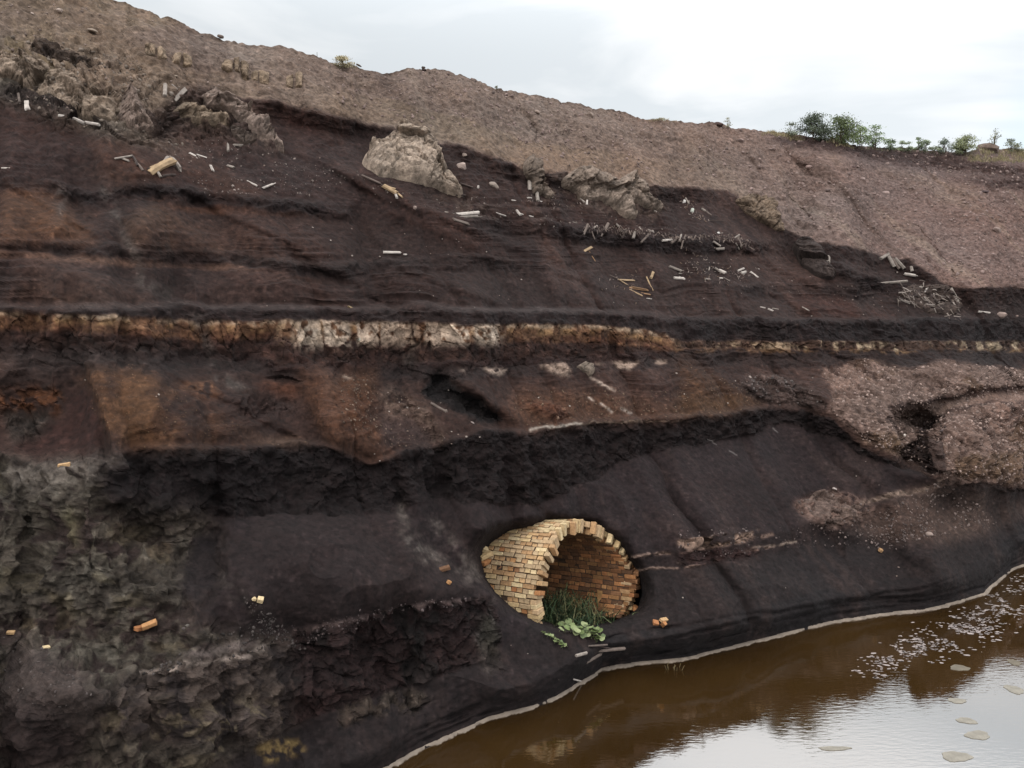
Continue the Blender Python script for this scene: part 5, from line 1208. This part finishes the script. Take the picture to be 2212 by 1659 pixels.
outcrop(TP(2,(1420,1150),(1470,1110),(1600,1100),(1700,1130),(1740,1150),(1760,1190),(1790,1150),(1870,1145),(1950,1180),(1990,1260),(2080,1325),(2070,1350),(1990,1340),(1880,1300),(1860,1330),(1910,1400),(1840,1410),(1760,1360),(1660,1280),(1560,1290),(1490,1230),(1430,1200)), .55, (142, 128, 118), 'wide grey clay clump hanging over the dark scarp in the middle', seed=31, amp=.32)
outcrop(TP(1,(1290,600),(1400,590),(1480,640),(1560,690),(1640,790),(1660,820),(1740,880),(1840,985),(1700,930),(1600,850),(1545,760),(1450,700),(1310,680)), .5, (150, 134, 126), 'long grey rock rib slanting down the upper left scarp', seed=41, amp=.3)
outcrop(TP(1,(1120,700),(1170,640),(1300,700),(1470,748),(1440,790),(1380,818),(1290,795),(1190,745)), .3, (150, 134, 118), 'pale crumbly rock ledge below the leaning plank at the upper left', seed=51, amp=.25)
outcrop(TP(1,(1460,800),(1540,850),(1600,900),(1645,948),(1560,940),(1500,890)), .3, (92, 82, 76), 'small dark rock rib between two pale ones at the upper left', seed=61, amp=.25, dark=.35)
outcrop(TP(1,(770,610),(850,560),(900,640),(945,740),(930,770),(1000,845),(800,835),(760,760)), .35, (136, 120, 112), 'pinkish clay tongue running down beside the dark stump', seed=71, amp=.25)
outcrop(TP(1,(-40,330),(60,300),(150,300),(200,400),(330,440),(450,500),(590,600),(740,700),(760,790),(600,750),(450,700),(330,620),(150,570),(0,520),(-40,500)), .22, (158, 142, 128), 'long crumbling grey clay bank across the upper left', seed=81, amp=.4, edge=14)
outcrop(TP(1,(190,290),(300,240),(420,330),(520,350),(640,380),(660,420),(540,420),(380,400),(260,370)), .12, (92, 80, 72), 'dark broken rock band on the tan scree above the clay bank', seed=91, amp=.3, dark=.4)
outcrop(TP(3,(720,1070),(800,1045),(860,1050),(910,1100),(950,1170),(1010,1260),(985,1300),(900,1290),(830,1240),(780,1200),(740,1130)), .6, (72, 64, 62), 'dark rock nose sticking out beside the tall grey post', seed=101, amp=.3)
outcrop(TP(3,(360,790),(440,770),(560,765),(650,815),(600,850),(650,900),(690,990),(620,980),(520,930),(420,870)), .2, (124, 108, 94), 'pale eroded hollow at the lower edge of the pink scree', seed=111, amp=.3)
outcrop(TP(5,(1515,745),(1560,730),(1622,738),(1632,800),(1600,825),(1545,790)), .3, (134, 122, 112), 'pale knob of rock sticking out of the talus under the ochre face', seed=121, amp=.15, edge=4)
outcrop(TP(3,(1400,1390),(1500,1330),(1640,1330),(1760,1350),(1820,1470),(1780,1520),(1640,1520),(1540,1480),(1440,1440)), .25, (84, 74, 70), 'hummock of grey soil under the brushwood tangle', seed=131, amp=.3, cat='mound')
outcrop(TP(6,(1620,850),(1700,862),(1700,930),(1720,1050),(1660,1090),(1640,980)), .25, (84, 70, 66), 'crumbling block at the right rim of the dark gully', seed=141, amp=.25, edge=4)
outcrop(TP(6,(780,1250),(880,1180),(1000,1170),(1100,1260),(1260,1290),(1160,1360),(1000,1400),(880,1360)), .08, (112, 96, 90), 'pinkish rubble patch on the black slope above the right shore', seed=151, amp=.14)
pl_ = [((925,300),(990,296),(995,370),(935,362)), ((1000,320),(1060,325),(1060,395),(1010,385)), ((1110,345),(1160,352),(1150,412),(1100,402)), ((1165,350),(1225,362),(1228,425),(1170,420)), ((1440,395),(1490,400),(1490,470),(1420,455)),
       ((1497,380),(1528,384),(1530,478),(1500,470)), ((1535,400),(1592,410),(1592,520),(1540,500)), ((1600,450),(1650,455),(1650,530),(1605,520)), ((1655,440),(1722,465),(1720,535),(1660,530)), ((1835,480),(1878,485),(1876,560),(1830,545)), ((1888,470),(1938,475),(1935,565),(1890,560))]
for i, q in enumerate(pl_):
    outcrop(TP(1, *q), .16, (148, 130, 112), 'pale weathered rock pillar in the tan scree at upper left, %s from the left' % ordn[i], 'rock_pillar', 1.2, 3.5, .16, .7, 200 + i * 7, 'row of pale rock pillars in the upper scree', .35, warp=.35)

# ------------------------------------------------------------------ countless rubble
ico = (1 + 5 ** .5) / 2
IV = np.array([(-1,ico,0),(1,ico,0),(-1,-ico,0),(1,-ico,0),(0,-1,ico),(0,1,ico),(0,-1,-ico),(0,1,-ico),(ico,0,-1),(ico,0,1),(-ico,0,-1),(-ico,0,1)]) / math.hypot(1, ico)
IF = np.array([(0,11,5),(0,5,1),(0,1,7),(0,7,10),(0,10,11),(1,5,9),(5,11,4),(11,10,2),(10,7,6),(7,1,8),(3,9,4),(3,4,2),(3,2,6),(3,6,8),(3,8,9),(4,9,5),(2,4,11),(6,2,10),(8,6,7),(9,8,1)])
def rubble(name, zones, lb):
    AV, AF, AC = [], [], []; n0 = 0
    for poly, n, smin, smax, col, cj in zones:
        xs = [p[0] for p in poly]; ys = [p[1] for p in poly]
        U = rng.uniform(min(xs), max(xs), n * 3); V = rng.uniform(min(ys), max(ys), n * 3)
        ok = inpoly(U, V, poly) & (fbm(U / 60, V / 45, o=3, s=401) > rng.uniform(-.6, .3, len(U)))
        ok &= (V > np.interp(U, ua, vt) + 3)
        U, V = U[ok][:n], V[ok][:n]; k = len(U)
        B = samp(P2, U[None], V[None])[0]; dd = np.linalg.norm(B - CAMP, axis=1)
        s_ = smin + (smax - smin) * rng.random(k) ** 4
        s_ = s_ * dd / FD / 2
        A = rng.normal(0, 1, (k, 3, 3)); Q = np.linalg.qr(A)[0]
        jit = 1 + rng.uniform(-.28, .28, (k, 12, 1)); ax = np.stack([np.ones(k), rng.uniform(.6, .95, k), rng.uniform(.4, .75, k)], 1)
        v = IV[None] * jit * ax[:, None, :]; v = np.einsum('kij,knj->kni', Q, v) * s_[:, None, None] + B[:, None, :]
        AV.append(v.reshape(-1, 3)); AF.append((IF[None] + 12 * np.arange(k)[:, None, None]).reshape(-1, 3) + n0); n0 += 12 * k
        c = lin(col)[None] * (1 + rng.normal(0, cj, (k, 1))); AC.append(np.repeat(np.clip(c, .01, .6), 12, 0))
    AV, AF, AC = map(np.concatenate, (AV, AF, AC))
    me = bpy.data.meshes.new(name); me.vertices.add(len(AV)); me.vertices.foreach_set('co', AV.astype(np.float32).ravel())
    me.loops.add(AF.size); me.loops.foreach_set('vertex_index', AF.astype(np.int32).ravel()); me.polygons.add(len(AF))
    me.polygons.foreach_set('loop_start', np.arange(0, AF.size, 3, dtype=np.int32)); me.polygons.foreach_set('loop_total', np.full(len(AF), 3, np.int32)); me.update(calc_edges=True)
    a = me.attributes.new('tint', 'FLOAT_COLOR', 'POINT'); a.data.foreach_set('color', np.concatenate([AC, np.ones((len(AC), 1))], 1).astype(np.float32).ravel())
    obj(name, me, M_ROCK, kind='stuff', label=lb, category='rubble')
scr = [(u, float(SKY(u)) + 4) for u in range(-300, 2560, 60)] + [(u, float(LA(u)) - 4) for u in range(2540, -300, -60)]
scr_r = [(u, float(SKY(u)) + 4) for u in range(700, 2560, 60)] + [(u, float(LA(u)) - 22) for u in range(2540, 700, -60)]
spoil_d = spoil
rubble('scree_rubble', [(scr, 5200, 1.6, 7, (118, 102, 94), .22), (scr_r, 5200, 1.6, 10, (122, 104, 98), .2), (clay, 1200, 2, 11, (112, 100, 90), .25)], 'loose stones strewn over the long tan scree')
rubble('spoil_rubble', [(spoil_d, 5200, 1.6, 8, (124, 106, 98), .22)], 'loose stones covering the pinkish spoil mound at the right')
SR = [(TP(4,(480,800),(860,730),(1500,1100),(2000,1240),(850,1270),(640,1200)), 700, 1.2, 4, (116, 92, 70), .25),
    (TP(5,(0,800),(250,760),(700,1180),(640,1260),(300,1280),(0,1100)), 700, 1.2, 7, (124, 104, 90), .28),
    (TP(5,(1060,1060),(1160,900),(2240,900),(2240,1080),(1250,1140)), 600, 1.2, 6, (120, 98, 80), .25),
    (TP(6,(0,300),(560,610),(300,690),(0,700)), 400, 1.2, 5, (118, 96, 78), .25),
    (TP(6,(360,500),(440,440),(640,430),(900,560),(960,650),(700,640),(500,590)), 350, 1.5, 8, (112, 102, 98), .3),
    (TP(6,(740,1240),(980,1160),(1260,1310),(1680,1110),(1900,1250),(2100,1400),(1300,1520),(900,1440)), 900, 1.5, 8, (122, 106, 100), .28),
    (TP(6,(1420,960),(1560,740),(1720,650),(1700,1060),(1640,1080)), 260, 2, 9, (78, 66, 64), .3),
    (TP(1,(1050,900),(1400,900),(1900,1000),(2300,1150),(2000,1250),(1300,1250)), 500, 1.2, 6, (140, 126, 118), .3),
    (TP(2,(0,1050),(900,1250),(1500,1350),(2240,1450),(2240,1560),(1000,1420),(300,1300)), 900, 1.2, 6, (126, 112, 104), .3),
    (TP(3,(0,1000),(900,1300),(2240,1500),(2240,1560),(1400,1520),(0,1300)), 700, 1.2, 6, (124, 108, 100), .3),
    (TP(7,(880,1060),(1300,850),(1700,700),(1900,850),(1400,990),(1100,1060)), 350, 2, 10, (84, 76, 72), .3),
    (TP(7,(1550,560),(1700,640),(1950,900),(1800,900),(1580,640)), 260, 2, 9, (96, 86, 82), .3),
    (TP(7,(1850,740),(2240,690),(2300,640),(2300,700),(1950,860)), 220, 2, 9, (100, 86, 84), .3),
    (TP(8,(0,720),(400,600),(820,560),(830,600),(400,680),(0,790)), 260, 2, 9, (104, 90, 88), .3),
    (TP(7,(0,820),(200,860),(500,1050),(600,1250),(300,1250),(0,1250)), 260, 1.5, 8, (92, 82, 78), .3),
    (TP(9,(0,150),(520,120),(1300,60),(1900,60),(1400,260),(700,250),(0,350)), 700, 1.2, 7, (112, 98, 94), .3)]
rubble('slope_rubble', [(a, int(n * .8), b, c, tuple(np.array(d_) * .78), e) for a, n, b, c, d_, e in SR], 'small stones and grit trailing down the dark slopes')

# brushwood tangle at the right
mb = MB()
for k in range(150):
    x = rng.uniform(1400, 1800); y = 1370 + (x - 1400) * .25 + rng.normal(0, 38)
    a = rng.uniform(-.3, 1.6); ln = rng.uniform(18, 60); u, v_ = T(3, x, y); dm = dist(u, v_) - rng.uniform(.05, .45); px = dm / FD * .3378
    u1, v1 = T(3, x + math.cos(a) * ln, y + math.sin(a) * ln)
    p0 = at_depth(u, v_, dm); p1 = at_depth(u1, v1, dm + rng.uniform(-.15, .15)); v, f = prism(p0, p1, 3.6 * px, 1.6 * px, 5, 1, .2, rng.uniform(-.1, .1))
    mb.add(v, f, lin(random.choice([(126, 114, 106), (96, 84, 78), (150, 138, 130), (70, 60, 58)])))
obj('brushwood', mb.mesh('brushwood'), M_WOOD, kind='stuff', label='tangle of grey roots and brushwood on the dark right slope', category='brushwood')
mb = MB()
for k in range(330):
    x = rng.uniform(290, 1900); y = float(np.interp(x, [290, 600, 900, 1200, 1450, 1750, 1900], [330, 350, 385, 430, 420, 440, 500])) + rng.normal(0, 16)
    a = rng.uniform(.6, 2.4); ln = rng.uniform(12, 46); u, v_ = T('S', x, y); dm = dist(u, v_) - rng.uniform(.02, .25); px = dm / FD * .2252
    u1, v1 = T('S', x + math.cos(a) * ln, y + math.sin(a) * ln); v, f = prism(at_depth(u, v_, dm), at_depth(u1, v1, dm + rng.uniform(-.1, .1)), 5.0 * px, 2.2 * px, 5, 1, .2)
    mb.add(v, f, lin(random.choice([(120, 106, 98), (90, 78, 72), (104, 90, 82), (70, 58, 56)])))
for (cx_, cy_, sx, sy, n_) in ((1350,700,60,50,40),(700,870,90,60,30),(1600,780,150,50,40),(1800,770,60,40,20),(330,90,70,60,30),(720,90,60,40,24),(1280,110,40,50,24),(1420,220,60,30,20),(60,120,60,80,26),(-250,40,120,60,30)):
    for k in range(n_):
        x, y = rng.normal(cx_, sx), rng.normal(cy_, sy); a = rng.uniform(-.6, 2.2); ln = rng.uniform(5, 26); u, v_ = T('S', x, y); dm = dist(u, v_) - .03; px = dm / FD * .2252
        u1, v1 = T('S', x + math.cos(a) * ln, y + math.sin(a) * ln); v, f = prism(at_depth(u, v_, dm), at_depth(u1, v1, dist(u1, v1) - .03), rng.uniform(1.5, 4) * px, 1.4 * px, 4, 1, .2)
        mb.add(v, f, lin(random.choice([(128, 114, 106), (98, 86, 80), (148, 134, 126), (110, 92, 78)])))
obj('root_litter', mb.mesh('root_litter'), M_WOOD, kind='stuff', label='fine roots and wood litter hanging from the dark bench edge', category='litter')

# ------------------------------------------------------------------ growth on the rim
def shrub(u, v_, hpx, wpx, col, lb, dens=900, leaf=1.5, cat='shrub', clumps=14, airy=.0, name='shrub', trunk=True, flat=1.0, base_off=0.0, group='shrubs and saplings along the skyline'):
    dm = float(np.linalg.norm(surf(u, max(v_, SKY(u) + 1)) - CAMP)) + base_off; px = dm / FD; H = hpx * px * 1.0; Wd = wpx * px * 1.3
    root = bpy.data.objects.new(name, None); C.objects.link(root); b = at_depth(u, v_, dm); root.location = b; root['label'] = lb; root['category'] = cat
    if group: root['group'] = group
    tb = MB(); cl = []
    for k in range(clumps):
        a = random.random() * 6.28; q = random.random() ** .5; hh = random.uniform(.08, .95)
        wd = math.sin(math.pi * min(.92, hh * .85 + .12)) if flat == 1 else 1.05 - .75 * hh
        cl.append(np.array([math.cos(a) * q * Wd * .42 * wd, math.sin(a) * q * Wd * .42 * wd, H * hh]))
    cl.append(np.array([0, 0, H * .9]))
    if trunk:
        for st in range(2):
            t0 = np.array([random.uniform(-.05, .05) * Wd, 0, -.3]); t1 = np.array([random.uniform(-.15, .15) * Wd, random.uniform(-.1, .1) * Wd, H * .42])
            v, f = prism(t0, t1, H * .028 + .008, H * .012, 6, 1, .1); tb.add(v, f, lin((78, 66, 56)))
        for c in cl:
            s0 = np.array([0, 0, max(.05, c[2] * .45)]); v, f = prism(s0, c, H * .012 + .003, H * .004, 4, 1, .1); tb.add(v, f, lin((84, 72, 60)))
        o = obj('trunk', tb.mesh('trunk'), M_WOOD, root)
    n = int(dens * 2.6); ci = rng.integers(0, len(cl), n); ctr = np.array(cl)[ci]
    sd_ = np.array([Wd * (.13 - .03 * airy), Wd * (.13 - .03 * airy), H * (.10 - .06 * airy)])
    p = ctr + rng.normal(0, 1, (n, 3)) * sd_; p[:, 2] = np.maximum(p[:, 2], .02)
    sz = leaf * px * rng.uniform(.6, 1.3, (n, 1)); a1 = rng.normal(0, 1, (n, 3)); a1 /= np.linalg.norm(a1, axis=1, keepdims=True); a2 = np.cross(a1, rng.normal(0, 1, (n, 3))); a2 /= np.linalg.norm(a2, axis=1, keepdims=True)
    V = np.stack([p - a1 * sz, p + a2 * sz * .55, p + a1 * sz, p - a2 * sz * .55], 1).reshape(-1, 3); F = np.arange(4 * n).reshape(n, 4)
    shade = rng.normal(1, .2, (n, 1)) * (1 + .25 * (ci[:, None] % 3 - 1)); cc = np.repeat(np.clip((lin(col) * 1.15 + .02)[None] * shade, .005, .5), 4, 0)
    obj('crown', mesh_from('crown', V, F.tolist(), cc), M_LEAF, root)
    return root
def Rr(x): return T('R', x, 0)[0]
def sk(u): return float(SKY(u)) + 2
for a in (
 (2, 0, 0),): pass
shr = [(185,60,'R',26,30,(92,98,74),'thin pale shrub at the left end of the green bushes on the skyline',260,1.3,10,.6),
 (385,0,'R',48,46,(62,70,52),'tall dark green bush on the skyline, left of the bright green one',1500,1.5,20,.2),
 (468,0,'R',32,26,(70,76,60),'smaller dark green bush leaning against the tall dark one',500,1.4,10,.5),
 (622,0,'R',50,56,(80,90,52),'broad bright green bush on the skyline',1900,1.6,22,.1),
 (790,0,'R',40,34,(108,122,82),'light green feathery bush right of the bright green bush',420,1.6,13,.8),
 (925,0,'R',44,38,(98,112,78),'tall feathery light green sapling with tiered fronds on the skyline',430,1.6,14,.9),
 (1055,0,'R',20,24,(92,104,78),'low grey-green bush right of the tall feathery sapling',260,1.3,9,.5),
 (1150,0,'R',19,18,(112,120,88),'small pale bush, left of two in the gap of the skyline',150,1.3,7,.8),
 (1212,0,'R',17,16,(100,108,80),'small pale bush, right of two in the gap of the skyline',130,1.3,7,.8),
 (1292,0,'R',26,18,(96,108,78),'upright twin-topped sapling on the skyline, left stem',190,1.4,8,.8),
 (1350,0,'R',24,18,(100,110,82),'upright twin-topped sapling on the skyline, right stem',170,1.4,8,.8),
 (1430,0,'R',12,30,(104,110,86),'low grey-green tuft left of the small dark conical bush',200,1.2,8,.3),
 (1515,0,'R',28,22,(92,100,84),'small dark conical bush on the skyline',330,1.3,10,.4),
 (1640,0,'R',24,26,(116,122,90),'pale grey-green bush at the left of the large dry one',360,1.3,10,.4),
 (1705,0,'R',34,34,(118,122,88),'large dry grey-green bush near the right end of the skyline',800,1.3,16,.3),
 (1945,0,'R',42,18,(112,112,86),'thin bare sapling rising behind the rock mound',90,1.3,9,.9),
 (2095,0,'R',24,24,(100,106,84),'thin dark twiggy bush at the right picture edge',150,1.3,9,.8),
 (2150,0,'R',14,24,(108,110,88),'low twiggy growth at the very right of the skyline',110,1.3,7,.6),
 (740,0,'D',19,34,(150,138,108),'dry straw-coloured bush alone on the left skyline',520,1.4,14,.4),
 (1072,0,'D',9,7,(110,110,84),'tiny thin sapling on the skyline right of the knoll',40,1.0,5,.8),
 (1572,0,'D',20,14,(138,136,116),'spindly pale sapling on the skyline left of the bushes',80,1.1,8,.9),
 (1425,0,'D',6,26,(132,124,96),'low dry weeds on the skyline, middle right',90,1.0,8,.5)]
for x, _, fr_, h_, w_, col, lb, dn, lf, cl, ai in shr:
    u = Rr(x) if fr_ == 'R' else x
    shrub(u, sk(u) + (4 if fr_ == 'R' else 2), h_, w_, col, lb, dn, lf, 'bush' if 'bush' in lb else ('sapling' if 'sapling' in lb else 'weeds'), cl, ai, 'sapling' if 'sapling' in lb else 'bush', True, 1.0, -.1)
# dry grass on the rim
gb = MB()
def tuft(u, v_, n, hpx, wpx, cols, mb_=gb, spread=1.0, off=.05, lean=.25):
    dm = dist(u, v_) - off; px = dm / FD
    for k in range(n):
        uu = u + random.gauss(0, wpx); vv = v_ + random.gauss(0, wpx * .25); vv = max(vv, float(SKY(uu)) + 1)
        b = surf(uu, vv); h_ = hpx * px * random.uniform(.5, 1.2); q = np.array([random.gauss(0, lean), random.gauss(0, lean), 1]) * h_; s_ = np.array([random.uniform(-1, 1), random.uniform(-1, 1), 0]); s_ /= np.linalg.norm(s_) + 1e-6; s_ *= .35 * px
        mb_.add([b - s_ - [0, 0, .03], b + s_ - [0, 0, .03], b + q * .6 + s_ * .6, b + q], [(0, 1, 2, 3)], lin(random.choice(cols)) * random.uniform(.7, 1.15))
YC = [(148, 132, 100), (130, 120, 88), (156, 140, 112), (108, 100, 72)]
for k in range(26): u = random.uniform(1650, 1732); tuft(u, sk(u) + random.uniform(2, 9), 40, 6, 5, YC)
for k in range(12): u = random.uniform(1790, 1840); tuft(u, sk(u) + random.uniform(1, 6), 34, 5, 5, YC)
for k in range(95): u = random.uniform(2095, 2330); tuft(u, sk(u) + random.uniform(1, 24), 46, 5.5, 7, YC + [(120, 116, 84)])
for k in range(14): u = random.uniform(1400, 1460); tuft(u, sk(u) + 1, 12, 3.5, 4, YC)
for k in range(14): u = random.uniform(720, 765); tuft(u, sk(u) + 2, 30, 7, 4, [(150, 140, 116), (120, 110, 90)])
for k in range(60): u = random.uniform(1860, 2100); tuft(u, sk(u) + random.uniform(0, 5), 12, 4, 5, [(110, 108, 86), (128, 120, 96)])
obj('dry_grass', gb.mesh('dry_grass'), M_LEAF, kind='stuff', label='dry yellow grass along the rim of the pit', category='grass')
# rock mound on the skyline, posts
for (u, v_, a, b_, c, lb) in ((2135, 322, 40, 22, (92, 78, 70), 'dark brown rock hump on the skyline near the right edge'), (1552, 269, 34, 9, (88, 72, 68), 'low dark earth hump on the skyline left of the bushes'), (915, 150, 16, 8, (78, 66, 62), 'dark cap rock on the highest knoll of the skyline'),
                             (1020, 176, 24, 16, (92, 78, 72), 'brown rock shoulder on the skyline right of the knoll'), (775, 141, 14, 6, (80, 70, 64), 'flat dark rock beside the dry bush on the left skyline')):
    o = rock_obj(1, u / .3378, v_ / .3378, a / .3378, b_ / .3378, c, lb, 'rock', 'rocks on the skyline', 'boulder', lift=0)
for u, h_, lb in ((685, 9, 'thin dark peg standing alone on the left skyline'), (1074, 8, 'tiny dark peg on the skyline right of the knoll')):
    b = surf(u, sk(u)); px = dist(u, sk(u)) / FD; v, f = prism([0, 0, -.2], [0, 0, h_ * px], .45 * px, .4 * px, 6); mb = MB(); mb.add(v, f, lin((60, 54, 50))); o = obj('peg', mb.mesh('peg'), M_WOOD, label=lb, category='peg'); o.location = b

# ------------------------------------------------------------------ plants in the culvert
def flo(s_, t_): 
    q = Cc + S_ * s_ + A_ * t_; return np.array([q[0], q[1], floor_z(s_, t_)])
gm = MB()
for k in range(620):
    s_ = random.gauss(.25, .38); t_ = random.gauss(-.15, .38); b = flo(s_, t_); h_ = random.uniform(.2, .62) * (1 - .25 * abs(s_ - .1)); ln = [random.gauss(0, .3), random.gauss(0, .3)]
    w_ = random.uniform(.006, .013); an = random.random() * 6.28; d_ = np.array([math.cos(an), math.sin(an), 0]) * w_; col = lin(random.choice([(52, 66, 44), (60, 76, 50), (44, 56, 38), (84, 92, 60), (120, 114, 80)])) * random.uniform(.7, 1.2)
    p1_ = b + np.array([ln[0] * .4, ln[1] * .4, .55]) * h_; p2_ = b + np.array([ln[0] * 1.3, ln[1] * 1.3, .95]) * h_; p3 = b + np.array([ln[0] * 2.3, ln[1] * 2.3, .95]) * h_
    gm.add([b - d_, b + d_, p1_ + d_, p1_ - d_, p2_ + d_ * .7, p2_ - d_ * .7, p3], [(0, 1, 2, 3), (3, 2, 4, 5), (5, 4, 6)], col)
obj('wild_grass', gm.mesh('wild_grass'), M_LEAF, kind='stuff', label='dark wild grass growing on the floor of the brick culvert', category='grass')
def leafmesh(seed, col):
    rr = random.Random(seed); n = 9; v = [(0, 0, 0)]
    for k in range(n):
        a = 2 * math.pi * k / n; q = 1 + rr.uniform(-.12, .12); q *= .62 if k == 0 else 1
        v.append((math.cos(a) * q, math.sin(a) * q * .9, .22 * q + rr.uniform(-.05, .05)))
    v.append((-.1, 0, -1.2)); v.append((.06, .05, -1.2))
    f = [(0, 1 + k, 1 + (k + 1) % n) for k in range(n)] + [(0, n + 1, n + 2)]
    return mesh_from('leaf', v, f, np.array([lin(col) * rr.uniform(.9, 1.1) for _ in v]))
LM = [leafmesh(i, c) for i, c in enumerate(((112, 122, 82), (94, 106, 64), (126, 132, 94), (80, 90, 58)))]
for m_ in LM: m_.materials.append(M_LEAF)
def leafy(cen, pts_, lb, size):
    root = bpy.data.objects.new('leafy_plant', None); C.objects.link(root); root.location = cen; root['label'] = lb; root['category'] = 'plant'
    for q in pts_:
        o = bpy.data.objects.new('leaf', random.choice(LM)); C.objects.link(o); o.parent = root; s_ = size * random.uniform(.7, 1.25); o.scale = (s_, s_, s_)
        o.location = Vector(q) - Vector(cen) + Vector((0, 0, random.uniform(.5, 1.6) * size)); o.rotation_euler = (random.gauss(.25, .3), random.gauss(0, .3), random.random() * 6.28)
def zp(x, y, zz):
    q = on_plane(*T('Z', x, y), zz=zz); dq = min(np.linalg.norm(q - CAMP), dist(*T('Z', x, y)) - .02); return at_depth(*T('Z', x, y), dq)
pts1 = []
for k in range(58):
    t_ = k / 57; x = np.interp(t_, [0, .35, .7, 1], [1150, 1300, 1440, 1560]) + rng.normal(0, 36); y = np.interp(t_, [0, .35, .7, 1], [1300, 1360, 1400, 1430]) + rng.normal(0, 34); pts1.append(zp(x, y, .30))
leafy(zp(1400, 1390, .28), pts1, 'leafy light green plant spreading out of the culvert mouth', .062)
pts2 = [zp(np.interp(k / 29, [0, 1], [880, 1150]) + rng.normal(0, 12), np.interp(k / 29, [0, 1], [1380, 1530]) + rng.normal(0, 9), .30) for k in range(30)]
leafy(zp(1010, 1450, .28), pts2, 'thin string of small green leaves left of the culvert mouth', .034)
# reeds in the water
rd = bpy.data.objects.new('reed_clump', None); C.objects.link(rd); b0 = on_plane(*T(9, 120, 900)); rd.location = b0; rd['label'] = 'sparse dry reed stems standing in the water at the foam line'; rd['category'] = 'reeds'
for k in range(9):
    x = rng.uniform(85, 160); p = on_plane(*T(9, x, 912 + rng.uniform(-6, 14))); v, f = prism(p - b0 - [0, 0, .05], p - b0 + [rng.normal(0, .06), rng.normal(0, .06), rng.uniform(.1, .3)], .006, .003, 4); mb = MB(); mb.add(v, f, lin((132, 118, 92))); obj('stem', mb.mesh('stem'), M_WOOD, rd)
rd = bpy.data.objects.new('reed_clump', None); C.objects.link(rd); b0 = on_plane(*T(8, 2140, 1010)); rd.location = b0; rd['label'] = 'faint low reed stems in the brown water right of the culvert reflection'; rd['category'] = 'reeds'
for k in range(10):
    x = rng.uniform(2080, 2200); p = on_plane(*T(8, x, 1020 + rng.uniform(-10, 14))); v, f = prism(p - b0 - [0, 0, .05], p - b0 + [rng.normal(0, .04), rng.normal(0, .04), rng.uniform(.05, .14)], .005, .003, 4); mb = MB(); mb.add(v, f, lin((110, 98, 72))); obj('stem', mb.mesh('stem'), M_WOOD, rd)
